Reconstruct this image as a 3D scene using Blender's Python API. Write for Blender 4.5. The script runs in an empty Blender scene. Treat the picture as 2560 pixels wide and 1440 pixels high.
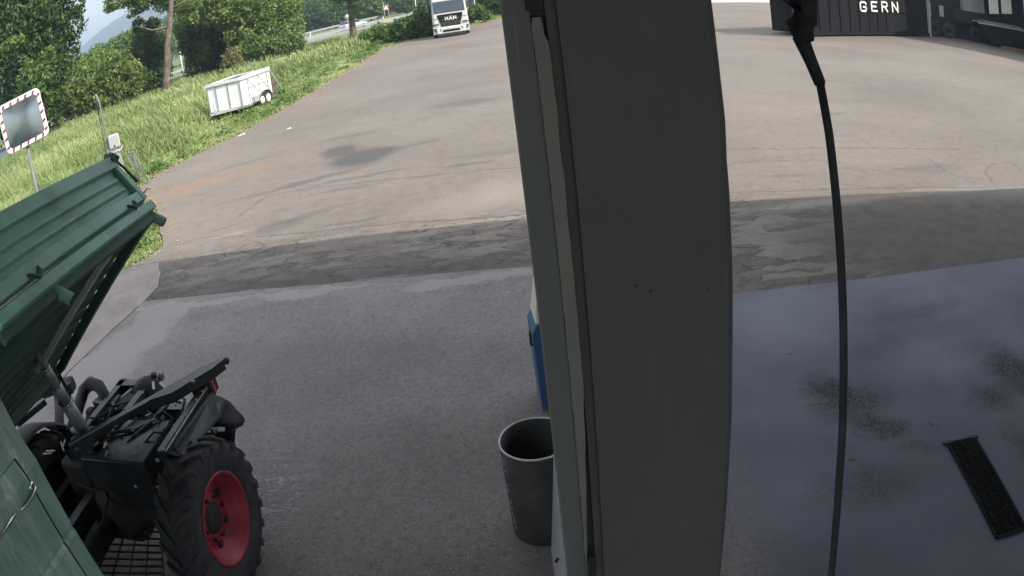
import bpy, math, random
import numpy as np
from mathutils import Matrix, Vector, noise as mnoise
random.seed(7); np.random.seed(7)
sc = bpy.context.scene
rad = math.radians
# ------------------------------------------------------------------ camera, sky, sun, exposure
H = 3.05
PITCH, ROLL = rad(24.32), rad(-7.51)
cam = bpy.data.cameras.new('camera'); cam_o = bpy.data.objects.new('camera', cam)
sc.collection.objects.link(cam_o); sc.camera = cam_o
cam_o.matrix_world = Matrix.Translation((0, 0, H)) @ Matrix.Rotation(rad(90) - PITCH, 4, 'X') @ Matrix.Rotation(ROLL, 4, 'Z')
cam.type = 'PANO'; cam.panorama_type = 'FISHEYE_LENS_POLYNOMIAL'      # the wide lens of a surveillance camera
cam.sensor_width = 25.6; cam.sensor_height = 14.4; cam.sensor_fit = 'HORIZONTAL'; cam.fisheye_fov = rad(170)
cam.fisheye_polynomial_k0 = 0; cam.fisheye_polynomial_k1 = -0.055; cam.fisheye_polynomial_k2 = 0
cam.fisheye_polynomial_k3 = -2.763e-5; cam.fisheye_polynomial_k4 = 0
cam.clip_start = 0.02; cam.clip_end = 9000

SUN_EL, SHADOW_DIR = 38.0, 146.0          # shadows fall towards this bearing (degrees from +x)
sun_az = SHADOW_DIR + 180
sv = Vector((math.cos(rad(sun_az)) * math.cos(rad(SUN_EL)), math.sin(rad(sun_az)) * math.cos(rad(SUN_EL)), math.sin(rad(SUN_EL))))
world = bpy.data.worlds.new('World'); sc.world = world; world.use_nodes = True
wt = world.node_tree; bg = wt.nodes['Background']
sky = wt.nodes.new('ShaderNodeTexSky'); sky.sky_type = 'NISHITA'; sky.sun_disc = False
sky.sun_elevation = rad(SUN_EL); sky.sun_rotation = math.atan2(sv.x, sv.y)
sky.air_density = 1.2; sky.dust_density = 2.0; sky.ozone_density = 1.0
wc = wt.nodes.new('ShaderNodeTexCoord'); wn = wt.nodes.new('ShaderNodeTexNoise'); wr = wt.nodes.new('ShaderNodeValToRGB'); wm = wt.nodes.new('ShaderNodeMixRGB')
wmap = wt.nodes.new('ShaderNodeMapping'); wmap.inputs['Scale'].default_value = (1, 1, 3.5)
wt.links.new(wc.outputs['Generated'], wmap.inputs[0]); wt.links.new(wmap.outputs[0], wn.inputs['Vector'])
wn.inputs['Scale'].default_value = 3.2; wn.inputs['Detail'].default_value = 7; wn.inputs['Roughness'].default_value = .58
wr.color_ramp.elements[0].position = .30; wr.color_ramp.elements[1].position = .60
wr.color_ramp.elements[0].color = (0.1, 0.1, 0.1, 1); wr.color_ramp.elements[1].color = (.9, .9, .9, 1)
wt.links.new(wn.outputs['Fac'], wr.inputs[0]); wt.links.new(wr.outputs[0], wm.inputs[0])
wt.links.new(sky.outputs[0], wm.inputs[1]); wm.inputs[2].default_value = (6.3, 6.15, 5.95, 1)
wt.links.new(wm.outputs[0], bg.inputs[0]); bg.inputs[1].default_value = 0.145
sun = bpy.data.lights.new('sun', 'SUN'); sun.energy = 3.9; sun.angle = rad(0.55); sun.color = (1.0, .94, .86)
sun_o = bpy.data.objects.new('sun', sun); sc.collection.objects.link(sun_o)
sun_o.rotation_euler = sv.to_track_quat('Z', 'Y').to_euler()
sc.view_settings.view_transform = 'Standard'; sc.view_settings.look = 'None'
sc.view_settings.exposure = 1.06; sc.view_settings.gamma = 1

# ------------------------------------------------------------------ helpers
def D(x, y):
    px, py = x - 1280, 720 - y
    r = math.hypot(px, py) / 1000; th = .55 * r + .02763 * r ** 3; ph = math.atan2(py, px)
    a, b, w = math.sin(th) * math.cos(ph), math.sin(th) * math.sin(ph), math.cos(th)
    c, s = math.cos(ROLL), math.sin(ROLL); a, b = c * a - s * b, s * a + c * b
    cp, sp = math.cos(PITCH), math.sin(PITCH)
    return Vector((a, cp * w + sp * b, -sp * w + cp * b))
def G(x, y, z=0.0):
    d = D(x, y); t = (z - H) / d.z; return Vector((d.x * t, d.y * t, z))
def at(x, y, dist):                       # point on the ray at a horizontal distance
    d = D(x, y); t = dist / math.hypot(d.x, d.y); return Vector((d.x * t, d.y * t, H + d.z * t))

def tag(o, label=None, cat=None, group=None, kind=None):
    if label: o['label'] = label
    if cat: o['category'] = cat
    if group: o['group'] = group
    if kind: o['kind'] = kind
    return o
def empty(name, loc=(0, 0, 0), rz=0, **k):
    o = bpy.data.objects.new(name, None); sc.collection.objects.link(o)
    o.location = loc; o.rotation_euler = (0, 0, rz); o.empty_display_size = .2
    return tag(o, **k)

class MB:
    def __init__(s): s.v = []; s.f = []; s.sm = []
    def add(s, vs, fs, smooth=False):
        n = len(s.v); s.v += [tuple(v) for v in vs]
        for f in fs: s.f.append([i + n for i in f]); s.sm.append(smooth)
        return s
    def box(s, c, size, rot=None, taper=None):
        x, y, z = [q / 2 for q in size]; c = Vector(c); vs = []
        for sz in (-1, 1):
            k = 1 if (taper is None or sz < 0) else taper
            for sx, sy in ((-1, -1), (1, -1), (1, 1), (-1, 1)):
                p = Vector((sx * x * k, sy * y * k, sz * z))
                if rot is not None: p = rot @ p
                vs.append(c + p)
        return s.add(vs, [(3, 2, 1, 0), (4, 5, 6, 7), (0, 1, 5, 4), (1, 2, 6, 5), (2, 3, 7, 6), (3, 0, 4, 7)])
    def hexa(s, p):                       # 8 points: bottom 4, top 4
        return s.add(p, [(3, 2, 1, 0), (4, 5, 6, 7), (0, 1, 5, 4), (1, 2, 6, 5), (2, 3, 7, 6), (3, 0, 4, 7)])
    def beam(s, a, b, w, h, up=(0, 0, 1)):
        a, b = Vector(a), Vector(b); d = (b - a); L = d.length; d.normalize()
        u = Vector(up); side = d.cross(u)
        if side.length < 1e-4: side = d.cross(Vector((1, 0, 0)))
        side.normalize(); u = side.cross(d)
        q = [(-w / 2, -h / 2), (w / 2, -h / 2), (w / 2, h / 2), (-w / 2, h / 2)]
        vs = [a + side * i + u * j for i, j in q] + [b + side * i + u * j for i, j in q]
        return s.add(vs, [(0, 1, 2, 3), (7, 6, 5, 4), (0, 4, 5, 1), (1, 5, 6, 2), (2, 6, 7, 3), (3, 7, 4, 0)])
    def tube(s, pts, r, n=10, cap=True):
        pts = [Vector(p) for p in pts]; rs = r if isinstance(r, (list, tuple)) else [r] * len(pts)
        ref = Vector((0, 0, 1)); vs = []
        for i, p in enumerate(pts):
            d = (pts[min(i + 1, len(pts) - 1)] - pts[max(i - 1, 0)]).normalized()
            a = d.cross(ref)
            if a.length < 1e-3: a = d.cross(Vector((1, 0, 0)))
            a.normalize(); b = a.cross(d)
            for k in range(n):
                t = 2 * math.pi * k / n; vs.append(p + (a * math.cos(t) + b * math.sin(t)) * rs[i])
        fs = [(i * n + k, i * n + (k + 1) % n, (i + 1) * n + (k + 1) % n, (i + 1) * n + k) for i in range(len(pts) - 1) for k in range(n)]
        s.add(vs, fs, True)
        if cap:
            m = len(s.v) - len(vs); s.f.append([m + k for k in range(n)][::-1]); s.sm.append(False)
            s.f.append([m + (len(pts) - 1) * n + k for k in range(n)]); s.sm.append(False)
        return s
    def lathe(s, prof, axis_o=(0, 0, 0), axis='z', n=32, rot=None):   # prof: (r, h)
        o = Vector(axis_o); vs = []
        for r, h in prof:
            for k in range(n):
                t = 2 * math.pi * k / n; c, q = r * math.cos(t), r * math.sin(t)
                p = Vector((c, q, h)) if axis == 'z' else (Vector((h, c, q)) if axis == 'x' else Vector((c, h, q)))
                if rot is not None: p = rot @ p
                vs.append(o + p)
        fs = [(i * n + k, i * n + (k + 1) % n, (i + 1) * n + (k + 1) % n, (i + 1) * n + k) for i in range(len(prof) - 1) for k in range(n)]
        return s.add(vs, fs, True)
    def prism(s, poly, vec, smooth=False):        # poly: 3d points, extruded along vec
        poly = [Vector(p) for p in poly]; v = Vector(vec); n = len(poly)
        fs = [list(range(n))[::-1], [n + i for i in range(n)]] + [(i, (i + 1) % n, n + (i + 1) % n, n + i) for i in range(n)]
        return s.add(poly + [p + v for p in poly], fs, smooth)
    def ball(s, c, r, n=12, m=8):
        c = Vector(c); r = Vector((r, r, r)) if not hasattr(r, '__len__') else Vector(r); vs = []
        for i in range(m + 1):
            a = math.pi * i / m
            for k in range(n):
                t = 2 * math.pi * k / n
                vs.append((c.x + r.x * math.sin(a) * math.cos(t), c.y + r.y * math.sin(a) * math.sin(t), c.z + r.z * math.cos(a)))
        return s.add(vs, [(i * n + k, (i + 1) * n + k, (i + 1) * n + (k + 1) % n, i * n + (k + 1) % n) for i in range(m) for k in range(n)], True)
    def build(s, name, mat, parent=None, bevel=0, **k):
        me = bpy.data.meshes.new(name); me.from_pydata(s.v, [], s.f); me.update()
        me.polygons.foreach_set('use_smooth', s.sm)
        me.materials.append(mat)
        o = bpy.data.objects.new(name, me); sc.collection.objects.link(o)
        if parent: o.parent = parent
        if bevel:
            b = o.modifiers.new('bevel', 'BEVEL'); b.width = bevel; b.segments = 2; b.limit_method = 'ANGLE'; b.angle_limit = rad(40)
        return tag(o, **k)
def fast_mesh(name, V, F, mat, parent=None, attr=None, **k):     # V (n,3) float, F (m,k) int with equal face size
    me = bpy.data.meshes.new(name); n, m, c = len(V), len(F), F.shape[1]
    me.vertices.add(n); me.vertices.foreach_set('co', np.ascontiguousarray(V, np.float32).ravel())
    me.loops.add(m * c); me.loops.foreach_set('vertex_index', F.astype(np.int32).ravel())
    me.polygons.add(m); me.polygons.foreach_set('loop_start', np.arange(0, m * c, c, dtype=np.int32))
    me.update(calc_edges=True); me.materials.append(mat)
    if attr is not None:
        a = me.attributes.new('tone', 'FLOAT', 'POINT'); a.data.foreach_set('value', attr.astype(np.float32))
    o = bpy.data.objects.new(name, me); sc.collection.objects.link(o)
    if parent: o.parent = parent
    return tag(o, **k)

class NT:                                  # small wrapper that writes node graphs
    def __init__(s, name):
        s.m = bpy.data.materials.new(name); s.m.use_nodes = True; s.t = s.m.node_tree
        s.bsdf = s.t.nodes['Principled BSDF']; s._pos = None
    def n(s, k): return s.t.nodes.new(k)
    def put(s, sock, v):
        if isinstance(v, (int, float)): sock.default_value = v
        elif isinstance(v, (tuple, list)):
            sock.default_value = tuple(v) + ((1,) if len(sock.default_value) == 4 and len(v) == 3 else ())
        elif v is not None: s.t.links.new(v, sock)
    def pos(s):
        if s._pos is None: s._pos = s.n('ShaderNodeNewGeometry').outputs['Position']
        return s._pos
    def obj(s): return s.n('ShaderNodeTexCoord').outputs['Object']
    def math(s, op, a, b=None, c=None, clamp=False):
        q = s.n('ShaderNodeMath'); q.operation = op; q.use_clamp = clamp; s.put(q.inputs[0], a); s.put(q.inputs[1], b)
        if c is not None: s.put(q.inputs[2], c)
        return q.outputs[0]
    def vm(s, op, a, b=None, out=0):
        q = s.n('ShaderNodeVectorMath'); q.operation = op; s.put(q.inputs[0], a); s.put(q.inputs[1], b); return q.outputs[out]
    def map(s, v, scale=(1, 1, 1), rot=(0, 0, 0), loc=(0, 0, 0)):
        q = s.n('ShaderNodeMapping'); s.put(q.inputs[0], v); q.inputs['Location'].default_value = loc
        q.inputs['Rotation'].default_value = rot; q.inputs['Scale'].default_value = scale; return q.outputs[0]
    def noise(s, v, scale=1, detail=4, rough=.5, dist=0, color=False):
        q = s.n('ShaderNodeTexNoise'); s.put(q.inputs['Vector'], v); q.inputs['Scale'].default_value = scale
        q.inputs['Detail'].default_value = detail; q.inputs['Roughness'].default_value = rough; q.inputs['Distortion'].default_value = dist
        return q.outputs['Color' if color else 'Fac']
    def voro(s, v, scale=1, feat='F1', rnd=1, out='Distance'):
        q = s.n('ShaderNodeTexVoronoi'); q.feature = feat; s.put(q.inputs['Vector'], v); q.inputs['Scale'].default_value = scale
        q.inputs['Randomness'].default_value = rnd; return q.outputs[out]
    def smooth(s, v, a, b, lo=0, hi=1):
        q = s.n('ShaderNodeMapRange'); q.interpolation_type = 'SMOOTHSTEP'; s.put(q.inputs[0], v)
        for i, x in enumerate((a, b, lo, hi)): q.inputs[i + 1].default_value = x
        return q.outputs[0]
    def ramp(s, v, stops):
        q = s.n('ShaderNodeValToRGB'); s.put(q.inputs[0], v); e = q.color_ramp.elements
        while len(e) < len(stops): e.new(.5)
        for i, (p, c) in enumerate(stops): e[i].position = p; e[i].color = tuple(c) + (1,)
        return q.outputs[0]
    def mix(s, f, a, b, mode='MIX'):
        q = s.n('ShaderNodeMixRGB'); q.blend_type = mode; s.put(q.inputs[0], f); s.put(q.inputs[1], a); s.put(q.inputs[2], b); return q.outputs[0]
    def sep(s, v):
        q = s.n('ShaderNodeSeparateXYZ'); s.put(q.inputs[0], v); return q.outputs
    def blob(s, p, c, rx, ry, ang=0, soft=.35):   # soft elliptical mark with an uneven edge; p is an already wobbled position
        v = s.vm('SUBTRACT', p, (c[0], c[1], 0)); v = s.map(v, rot=(0, 0, -ang)); v = s.vm('MULTIPLY', v, (1 / rx, 1 / ry, 0))
        return s.smooth(s.vm('LENGTH', v, None, 1), 1 + soft, 1 - soft)
    def seg(s, p, a, b, w, soft=.5):              # thin line between two ground points
        ax, ay = a[0], a[1]; dx, dy = b[0] - ax, b[1] - ay; L = math.hypot(dx, dy)
        v = s.vm('SUBTRACT', p, (ax, ay, 0)); v = s.map(v, rot=(0, 0, -math.atan2(dy, dx))); o = s.sep(v)
        ex = s.math('ABSOLUTE', s.math('SUBTRACT', o[0], L / 2)); ex = s.math('MAXIMUM', s.math('SUBTRACT', ex, L / 2), 0)
        d = s.math('ADD', s.math('ABSOLUTE', o[1]), ex); return s.smooth(d, w * (1 + soft), w * (1 - soft))
    def fin(s, color=None, rough=.8, metal=0, bump=None, bstr=.3, bdist=.01, spec=None):
        b = s.bsdf
        if color is not None: s.put(b.inputs['Base Color'], color)
        s.put(b.inputs['Roughness'], rough); s.put(b.inputs['Metallic'], metal)
        if spec is not None: b.inputs['Specular IOR Level'].default_value = spec
        if bump is not None:
            q = s.n('ShaderNodeBump'); q.inputs['Strength'].default_value = bstr; q.inputs['Distance'].default_value = bdist
            s.put(q.inputs['Height'], bump); s.t.links.new(q.outputs[0], b.inputs['Normal'])
        return s.m

def paint(name, col, rough=.5, metal=0, dirt=(.10, .09, .08), amt=.35, scale=3, bstr=.08, spec=None):
    t = NT(name); p = t.obj()
    n1 = t.noise(p, scale, 6, .65); n2 = t.noise(t.map(p, (1, 1, .25)), scale * 3.1, 4, .6)
    f = t.math('MULTIPLY', t.smooth(n1, .42, .72), amt)
    c = t.mix(f, col, dirt)
    c = t.mix(t.math('MULTIPLY', t.smooth(n2, .5, .75), amt * .6), c, tuple(min(1, x * 1.5 + .02) for x in col))
    return t.fin(c, t.math('ADD', rough - .1, t.math('MULTIPLY', n1, .25)), metal, n2, bstr, .004, spec)

# ---- materials
def mat_ground():
    t = NT('earth'); p = t.pos()
    n = t.noise(p, .35, 6, .6); n2 = t.noise(p, 5, 5, .7)
    c = t.ramp(n, [(.3, (.075, .105, .03)), (.55, (.12, .15, .042)), (.75, (.17, .165, .07))])
    c = t.mix(t.smooth(n2, .55, .8), c, (.10, .085, .05))
    return t.fin(c, .95, 0, n2, .6, .05)
def mat_yard():
    t = NT('asphalt'); p = t.pos(); w = t.vm('ADD', p, t.vm('MULTIPLY', t.vm('SUBTRACT', t.noise(p, .9, 5, .6, color=True), (.5, .5, .5)), (.9, .9, 0)))
    wf = t.vm('ADD', p, t.vm('MULTIPLY', t.vm('SUBTRACT', t.noise(p, 4, 5, .7, color=True), (.5, .5, .5)), (.22, .22, 0)))
    ws = t.vm('ADD', p, t.vm('MULTIPLY', t.vm('SUBTRACT', t.noise(p, 1.6, 6, .7, color=True), (.5, .5, .5)), (.5, .5, 0)))
    big = t.noise(p, .22, 6, .62); mid = t.noise(t.map(p, (.55, 1.6, 1), (0, 0, .12)), 1.3, 6, .65); fine = t.noise(p, 38, 3, .7); fine2 = t.noise(p, 130, 2, .6)
    c = t.ramp(big, [(.3, (.132, .111, .093)), (.5, (.166, .142, .120)), (.72, (.205, .176, .150))])
    c = t.mix(t.math('MULTIPLY', t.smooth(mid, .5, .72), .22), c, (.085, .073, .066))
    c = t.mix(t.math('MULTIPLY', t.smooth(t.noise(t.map(p, (.3, 2.2, 1), (0, 0, -.2)), .9, 5, .6), .55, .75), .18), c, (.25, .22, .19))
    rg = t.noise(p, 4.5, 8, .78); c = t.mix(t.math('MULTIPLY', t.smooth(rg, .50, .66), .5), c, (.085, .074, .067)); c = t.mix(t.math('MULTIPLY', t.smooth(rg, .46, .34), .4), c, (.26, .23, .20))
    c = t.mix(t.math('MULTIPLY', t.smooth(fine, .45, .65), .45), c, (.07, .062, .058))
    c = t.mix(t.math('MULTIPLY', t.smooth(fine2, .52, .7), .3), c, (.36, .33, .30))
    def dark(f, k, col=(.075, .07, .068)):
        nonlocal c
        c = t.mix(t.math('MULTIPLY', f, k), c, col)
    # near strip of asphalt in front of the slab, darker up to a slanting line
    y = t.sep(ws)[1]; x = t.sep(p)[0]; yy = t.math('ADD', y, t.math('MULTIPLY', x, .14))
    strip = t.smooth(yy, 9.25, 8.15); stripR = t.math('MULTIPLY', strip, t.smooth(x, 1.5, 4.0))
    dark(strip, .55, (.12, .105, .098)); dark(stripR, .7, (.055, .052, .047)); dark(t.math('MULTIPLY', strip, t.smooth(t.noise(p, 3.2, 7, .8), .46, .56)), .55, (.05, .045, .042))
    # stains, placed where they lie in the yard
    for (px, py, rx, ry, an, k) in ((900, 394, .60, .75, 0, 1.0), (850, 378, .42, .6, .3, .95), (940, 382, .50, .40, .15, .95), (870, 340, .7, .22, .1, .35), (740, 345, .4, .2, .2, .25),
                                    (760, 455, 1.2, .16, .28, .6), (900, 442, .9, .12, .1, .45), (850, 475, .7, .08, .05, .4), (1155, 258, .9, .5, 0, .4), (1170, 410, .45, .12, 0, .45), (1045, 360, .45, .14, .3, .4),
                                    (640, 400, .9, .15, .3, .35), (690, 565, .45, .28, .2, .45), (760, 540, .6, .12, .35, .4), (870, 555, .55, .06, .05, .5), (560, 570, .4, .07, .3, .35), (1100, 225, 2.2, .9, 0, .22), (1250, 380, .8, .2, 0, .25),
                                    (2085, 285, .5, .12, 0, .4), (2330, 420, .8, .25, 0, .28), (1960, 440, .35, .05, 0, .4), (1930, 395, 1.2, .1, 0, .2)):
        g = G(px, py); dark(t.blob(ws, g, rx, ry, an, .4), k)
    for (px, py, rx, ry, k) in ((470, 470, 1.5, .55, .34), (560, 440, 1.6, .4, .34), (400, 500, .8, .5, .3), (650, 480, .5, .18, .3), (700, 280, 2, .5, .15)):
        g = G(px, py); dark(t.math('MULTIPLY', t.blob(w, g, rx, ry, .2, .9), t.smooth(t.noise(p, 2.6, 6, .7), .40, .62)), min(1, k * 2.0), (.24, .145, .085))
    for (px, py, rx, ry, k) in ((1230, 500, 1.0, .5, .35), (1180, 560, 1.4, .16, .4), (580, 585, .3, .1, .5), (1250, 470, .4, .5, .3), (2000, 515, 1.4, .12, .35), (2300, 480, 1.6, .1, .3)):
        g = G(px, py); dark(t.blob(ws, g, rx, ry, 0, .8), k, (.29, .25, .21))
    # seams
    for pts, wd, k in (([(637, 592), (760, 582), (879, 569), (1060, 553), (1254, 541.6)], .018, .7), ([(1254, 541.6), (1831, 481.6)], .018, .7), ([(1831, 481.6), (2085, 473.6), (2321, 468), (2560, 471.5)], .016, .65),
                       ([(590, 545), (625, 520), (665, 492), (738, 477), (900, 456), (1063, 440), (1180, 428), (1297, 418), (1500, 398), (1831, 374), (2050, 371), (2400, 374)], .022, .6), ([(1831, 408), (1950, 402), (2060, 400)], .015, .5),
                       ([(400, 622), (520, 592), (640, 590)], .02, .4), ([(2490, 468), (2462, 430), (2480, 410), (2530, 405), (2552, 428)], .015, .6), ([(2320, 395), (2350, 418), (2390, 440), (2450, 446)], .015, .6), ([(2090, 420), (2180, 425), (2290, 420), (2345, 418)], .014, .5), ([(1985, 395), (2010, 398), (2100, 405), (2160, 425)], .014, .5)):
        for a, b in zip(pts, pts[1:]):
            dark(t.seg(wf, G(*a), G(*b), wd, .7), k, (.06, .055, .052))
    # crazed surface near the slab
    ck = t.voro(t.map(wf, (.6, 2.0, 1)), 3.3, 'DISTANCE_TO_EDGE'); ck2 = t.voro(t.map(wf, (1, 1.7, 1), (0, 0, .3)), 6.5, 'DISTANCE_TO_EDGE')
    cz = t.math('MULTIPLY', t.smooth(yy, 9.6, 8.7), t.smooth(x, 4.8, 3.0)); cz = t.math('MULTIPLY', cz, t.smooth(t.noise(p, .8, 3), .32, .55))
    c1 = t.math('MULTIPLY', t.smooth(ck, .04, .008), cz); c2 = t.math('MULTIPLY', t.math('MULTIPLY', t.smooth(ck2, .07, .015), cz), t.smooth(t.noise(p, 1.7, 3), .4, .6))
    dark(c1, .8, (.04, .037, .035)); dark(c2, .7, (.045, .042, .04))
    dark(t.math('MULTIPLY', t.math('MULTIPLY', t.smooth(t.voro(t.map(wf, (.6, 2.0, 1)), 3.3, out='Color'), .45, .7), cz), .5), .8, (.235, .21, .185))
    # damp dirt along the slab edge, with two shallow puddles
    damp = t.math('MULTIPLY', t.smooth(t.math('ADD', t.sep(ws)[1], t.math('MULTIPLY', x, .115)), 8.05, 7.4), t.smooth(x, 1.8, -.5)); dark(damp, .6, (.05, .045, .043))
    pud = None
    for (px, py, rx, ry) in ((620, 726, .20, .035), (680, 722, .14, .03), (925, 698, .20, .04), (985, 692, .14, .03)):
        b = t.blob(wf, G(px, py), rx, ry, -.13, .5); pud = b if pud is None else t.math('MAXIMUM', pud, b)
    dark(pud, .9, (.02, .024, .02))
    wetr = t.math('MAXIMUM', pud, t.math('MULTIPLY', t.blob(wf, G(2480, 472), 1.0, .05, -.05, .4), 1))
    crk = t.math('SUBTRACT', t.math('ADD', fine, t.math('MULTIPLY', fine2, .4)), t.math('MULTIPLY', c1, 2.0)); crk = t.math('MULTIPLY', crk, t.math('SUBTRACT', 1, pud))
    rr = t.math('SUBTRACT', .9, t.math('MULTIPLY', wetr, .86))
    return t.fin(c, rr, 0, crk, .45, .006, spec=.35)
def mat_slab():
    t = NT('concrete'); p = t.pos(); wf = t.vm('ADD', p, t.vm('MULTIPLY', t.vm('SUBTRACT', t.noise(p, 2.3, 6, .7, color=True), (.5, .5, .5)), (.55, .55, 0)))
    n1 = t.noise(p, .8, 6, .6); fine = t.noise(p, 60, 3, .75); ag = t.voro(p, 95, rnd=1); agc = t.voro(p, 95, out='Color'); x = t.sep(p)[0]
    L = t.ramp(n1, [(.3, (.148, .132, .130)), (.55, (.19, .172, .168)), (.75, (.23, .21, .204))])          # worn, exposed aggregate
    rg = t.noise(p, 22, 6, .8); L = t.mix(t.math('MULTIPLY', t.smooth(rg, .5, .64), .55), L, (.075, .068, .066)); L = t.mix(t.math('MULTIPLY', t.smooth(rg, .46, .36), .35), L, (.30, .28, .27))
    L = t.mix(t.math('MULTIPLY', t.smooth(fine, .45, .65), .45), L, (.065, .06, .06))
    spk = t.math('MULTIPLY', t.smooth(ag, .26, .16), t.smooth(t.sep(agc)[0], .74, .84)); L = t.mix(t.math('MULTIPLY', spk, .85), L, (.50, .48, .45)); sp2 = t.voro(p, 30); L = t.mix(t.math('MULTIPLY', t.math('MULTIPLY', t.smooth(sp2, .16, .10), t.smooth(t.sep(t.voro(p, 30, out='Color'))[0], .86, .9)), .8), L, (.42, .41, .38))
    Rr = t.ramp(n1, [(.3, (.074, .078, .103)), (.55, (.102, .106, .135)), (.78, (.132, .136, .162))])            # smoother float finish on the right, blue sky reflection put into its colour
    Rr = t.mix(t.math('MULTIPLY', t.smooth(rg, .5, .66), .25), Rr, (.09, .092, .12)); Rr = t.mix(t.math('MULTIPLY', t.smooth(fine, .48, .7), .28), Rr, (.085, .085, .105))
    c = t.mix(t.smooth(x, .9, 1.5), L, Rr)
    # clean pale cement border of the left slab
    pale = None
    for (px, py, rx, ry, an) in ((395, 800, .42, .5, .1), (330, 860, .5, .55, .1), (250, 930, .6, .6, 0), (300, 1000, .55, .3, 0), (450, 768, .9, .10, -.1), (740, 742, .45, .12, -.13), (800, 728, .4, .07, -.13), (1120, 712, .45, .13, -.13), (1240, 694, .5, .10, -.13), (1060, 728, .2, .08, 0), (690, 740, 1.6, .03, -.12)):
        b = t.blob(wf, G(px, py), rx, ry, an, .18); pale = b if pale is None else t.math('MAXIMUM', pale, b)
    c = t.mix(t.math('MULTIPLY', pale, t.math('ADD', .55, t.math('MULTIPLY', n1, .35))), c, (.245, .231, .22))
    def mk(f, k, col):
        nonlocal c
        c = t.mix(t.math('MULTIPLY', f, k), c, col)
    for (px, py, rx, ry, k) in ((560, 900, .8, .3, .3), (900, 900, 1.2, .5, .25), (700, 1010, .5, .5, .3), (1000, 1150, 1, .4, .18), (620, 780, .9, .12, .35)):
        mk(t.blob(wf, G(px, py), rx, ry, 0, .9), k, (.10, .092, .085))
    grit = t.smooth(t.noise(p, 48, 4, .8), .42, .54)
    for (px, py, rx, ry, an, k) in ((2120, 1010, .30, .24, -.4, .95), (2200, 1080, .22, .12, -.5, .95), (2060, 980, .18, .15, 0, .8), (2530, 930, .26, .42, .1, .97), (2480, 1000, .2, .2, 0, .8), (2150, 1230, .40, .2, 0, .55), (2400, 880, .3, .12, 0, .5), (2300, 780, .6, .12, 0, .3), (2300, 1130, .2, .05, -.4, .4), (2560, 1130, .1, .3, 0, .6)):
        b = t.blob(wf, G(px, py), rx, ry, an, .7); mk(t.math('MULTIPLY', b, t.math('ADD', .35, t.math('MULTIPLY', grit, .65))), k, (.008, .008, .009))
    for (px, py, rx, ry, k) in ((1960, 800, .6, .5, .25), (2350, 900, .5, .25, .25), (2000, 1250, .3, .3, .15), (1900, 690, .8, .2, .1)):
        mk(t.blob(wf, G(px, py), rx, ry, 0, .9), k, (.27, .285, .34))
    for (px, py, rx, ry, k) in ((1975, 893, .05, .012, .9), (2335, 1068, .02, .014, .9), (2130, 1165, .02, .014, .9), (1165, 985, .03, .012, .8), (490, 828, .025, .014, .7), (2425, 1012, .03, .012, .6)):
        mk(t.blob(wf, G(px, py), rx, ry, 0, .5), k, (.03, .03, .032))
    mk(t.seg(p, G(2020, 1021), G(2090, 1012), .004, .4), .9, (.02, .02, .02))
    # dried salty smears by the truck wheel
    sm = t.math('MULTIPLY', t.blob(wf, G(680, 1240), .20, .42, .1, .9), t.smooth(t.noise(t.map(p, (1, 3.2, 1), (0, 0, .5)), 7, 5, .7, 1.5), .54, .64)); mk(sm, .8, (.42, .42, .43))
    sm2 = t.math('MULTIPLY', t.blob(wf, G(1880, 700), .7, .2, .1, .9), t.smooth(t.noise(t.map(p, (1, 3.2, 1)), 7, 5, .7, 1.5), .52, .66)); mk(sm2, .4, (.33, .34, .38))
    cr = t.voro(t.map(wf, (.5, .8, 1)), .55, 'DISTANCE_TO_EDGE'); 
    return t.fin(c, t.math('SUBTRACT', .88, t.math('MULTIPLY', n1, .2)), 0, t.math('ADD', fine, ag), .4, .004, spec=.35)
def mat_leaf(name, c0, c1, c2):
    t = NT(name); a = t.n('ShaderNodeAttribute'); a.attribute_name = 'tone'
    c = t.ramp(a.outputs['Fac'], [(.0, c0), (.5, c1), (1.0, c2)])
    d = t.bsdf; t.put(d.inputs['Base Color'], c); d.inputs['Roughness'].default_value = .55; d.inputs['Specular IOR Level'].default_value = .35
    tr = t.n('ShaderNodeBsdfTranslucent'); t.put(tr.inputs[0], t.mix(1, c, (1.25, 1.35, .6), 'MULTIPLY')); ms = t.n('ShaderNodeMixShader'); ms.inputs[0].default_value = .35
    t.t.links.new(d.outputs[0], ms.inputs[1]); t.t.links.new(tr.outputs[0], ms.inputs[2])
    t.t.links.new(ms.outputs[0], t.t.nodes['Material Output'].inputs['Surface']); return t.m
def mat_bark():
    t = NT('bark'); p = t.obj(); n = t.noise(t.map(p, (1, 1, .25)), 7, 6, .7); n2 = t.noise(p, 1.8, 4)
    c = t.ramp(n, [(.35, (.06, .047, .036)), (.6, (.16, .13, .10)), (.8, (.24, .20, .16))]); c = t.mix(t.math('MULTIPLY', t.smooth(n2, .55, .7), .5), c, (.34, .29, .22))
    return t.fin(c, .9, 0, n, .7, .03)
M = dict(ground=mat_ground(), yard=mat_yard(), slab=mat_slab(), bark=mat_bark(),
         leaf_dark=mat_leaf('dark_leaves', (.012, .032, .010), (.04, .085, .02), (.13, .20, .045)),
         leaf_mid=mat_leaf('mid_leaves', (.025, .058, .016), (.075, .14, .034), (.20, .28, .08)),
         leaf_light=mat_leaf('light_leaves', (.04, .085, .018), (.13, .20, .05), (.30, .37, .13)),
         leaf_dry=mat_leaf('dry_leaves', (.06, .07, .03), (.15, .16, .06), (.32, .27, .13)),
         grass=mat_leaf('grass_blades', (.09, .13, .045), (.175, .24, .08), (.42, .44, .23)))
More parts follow.
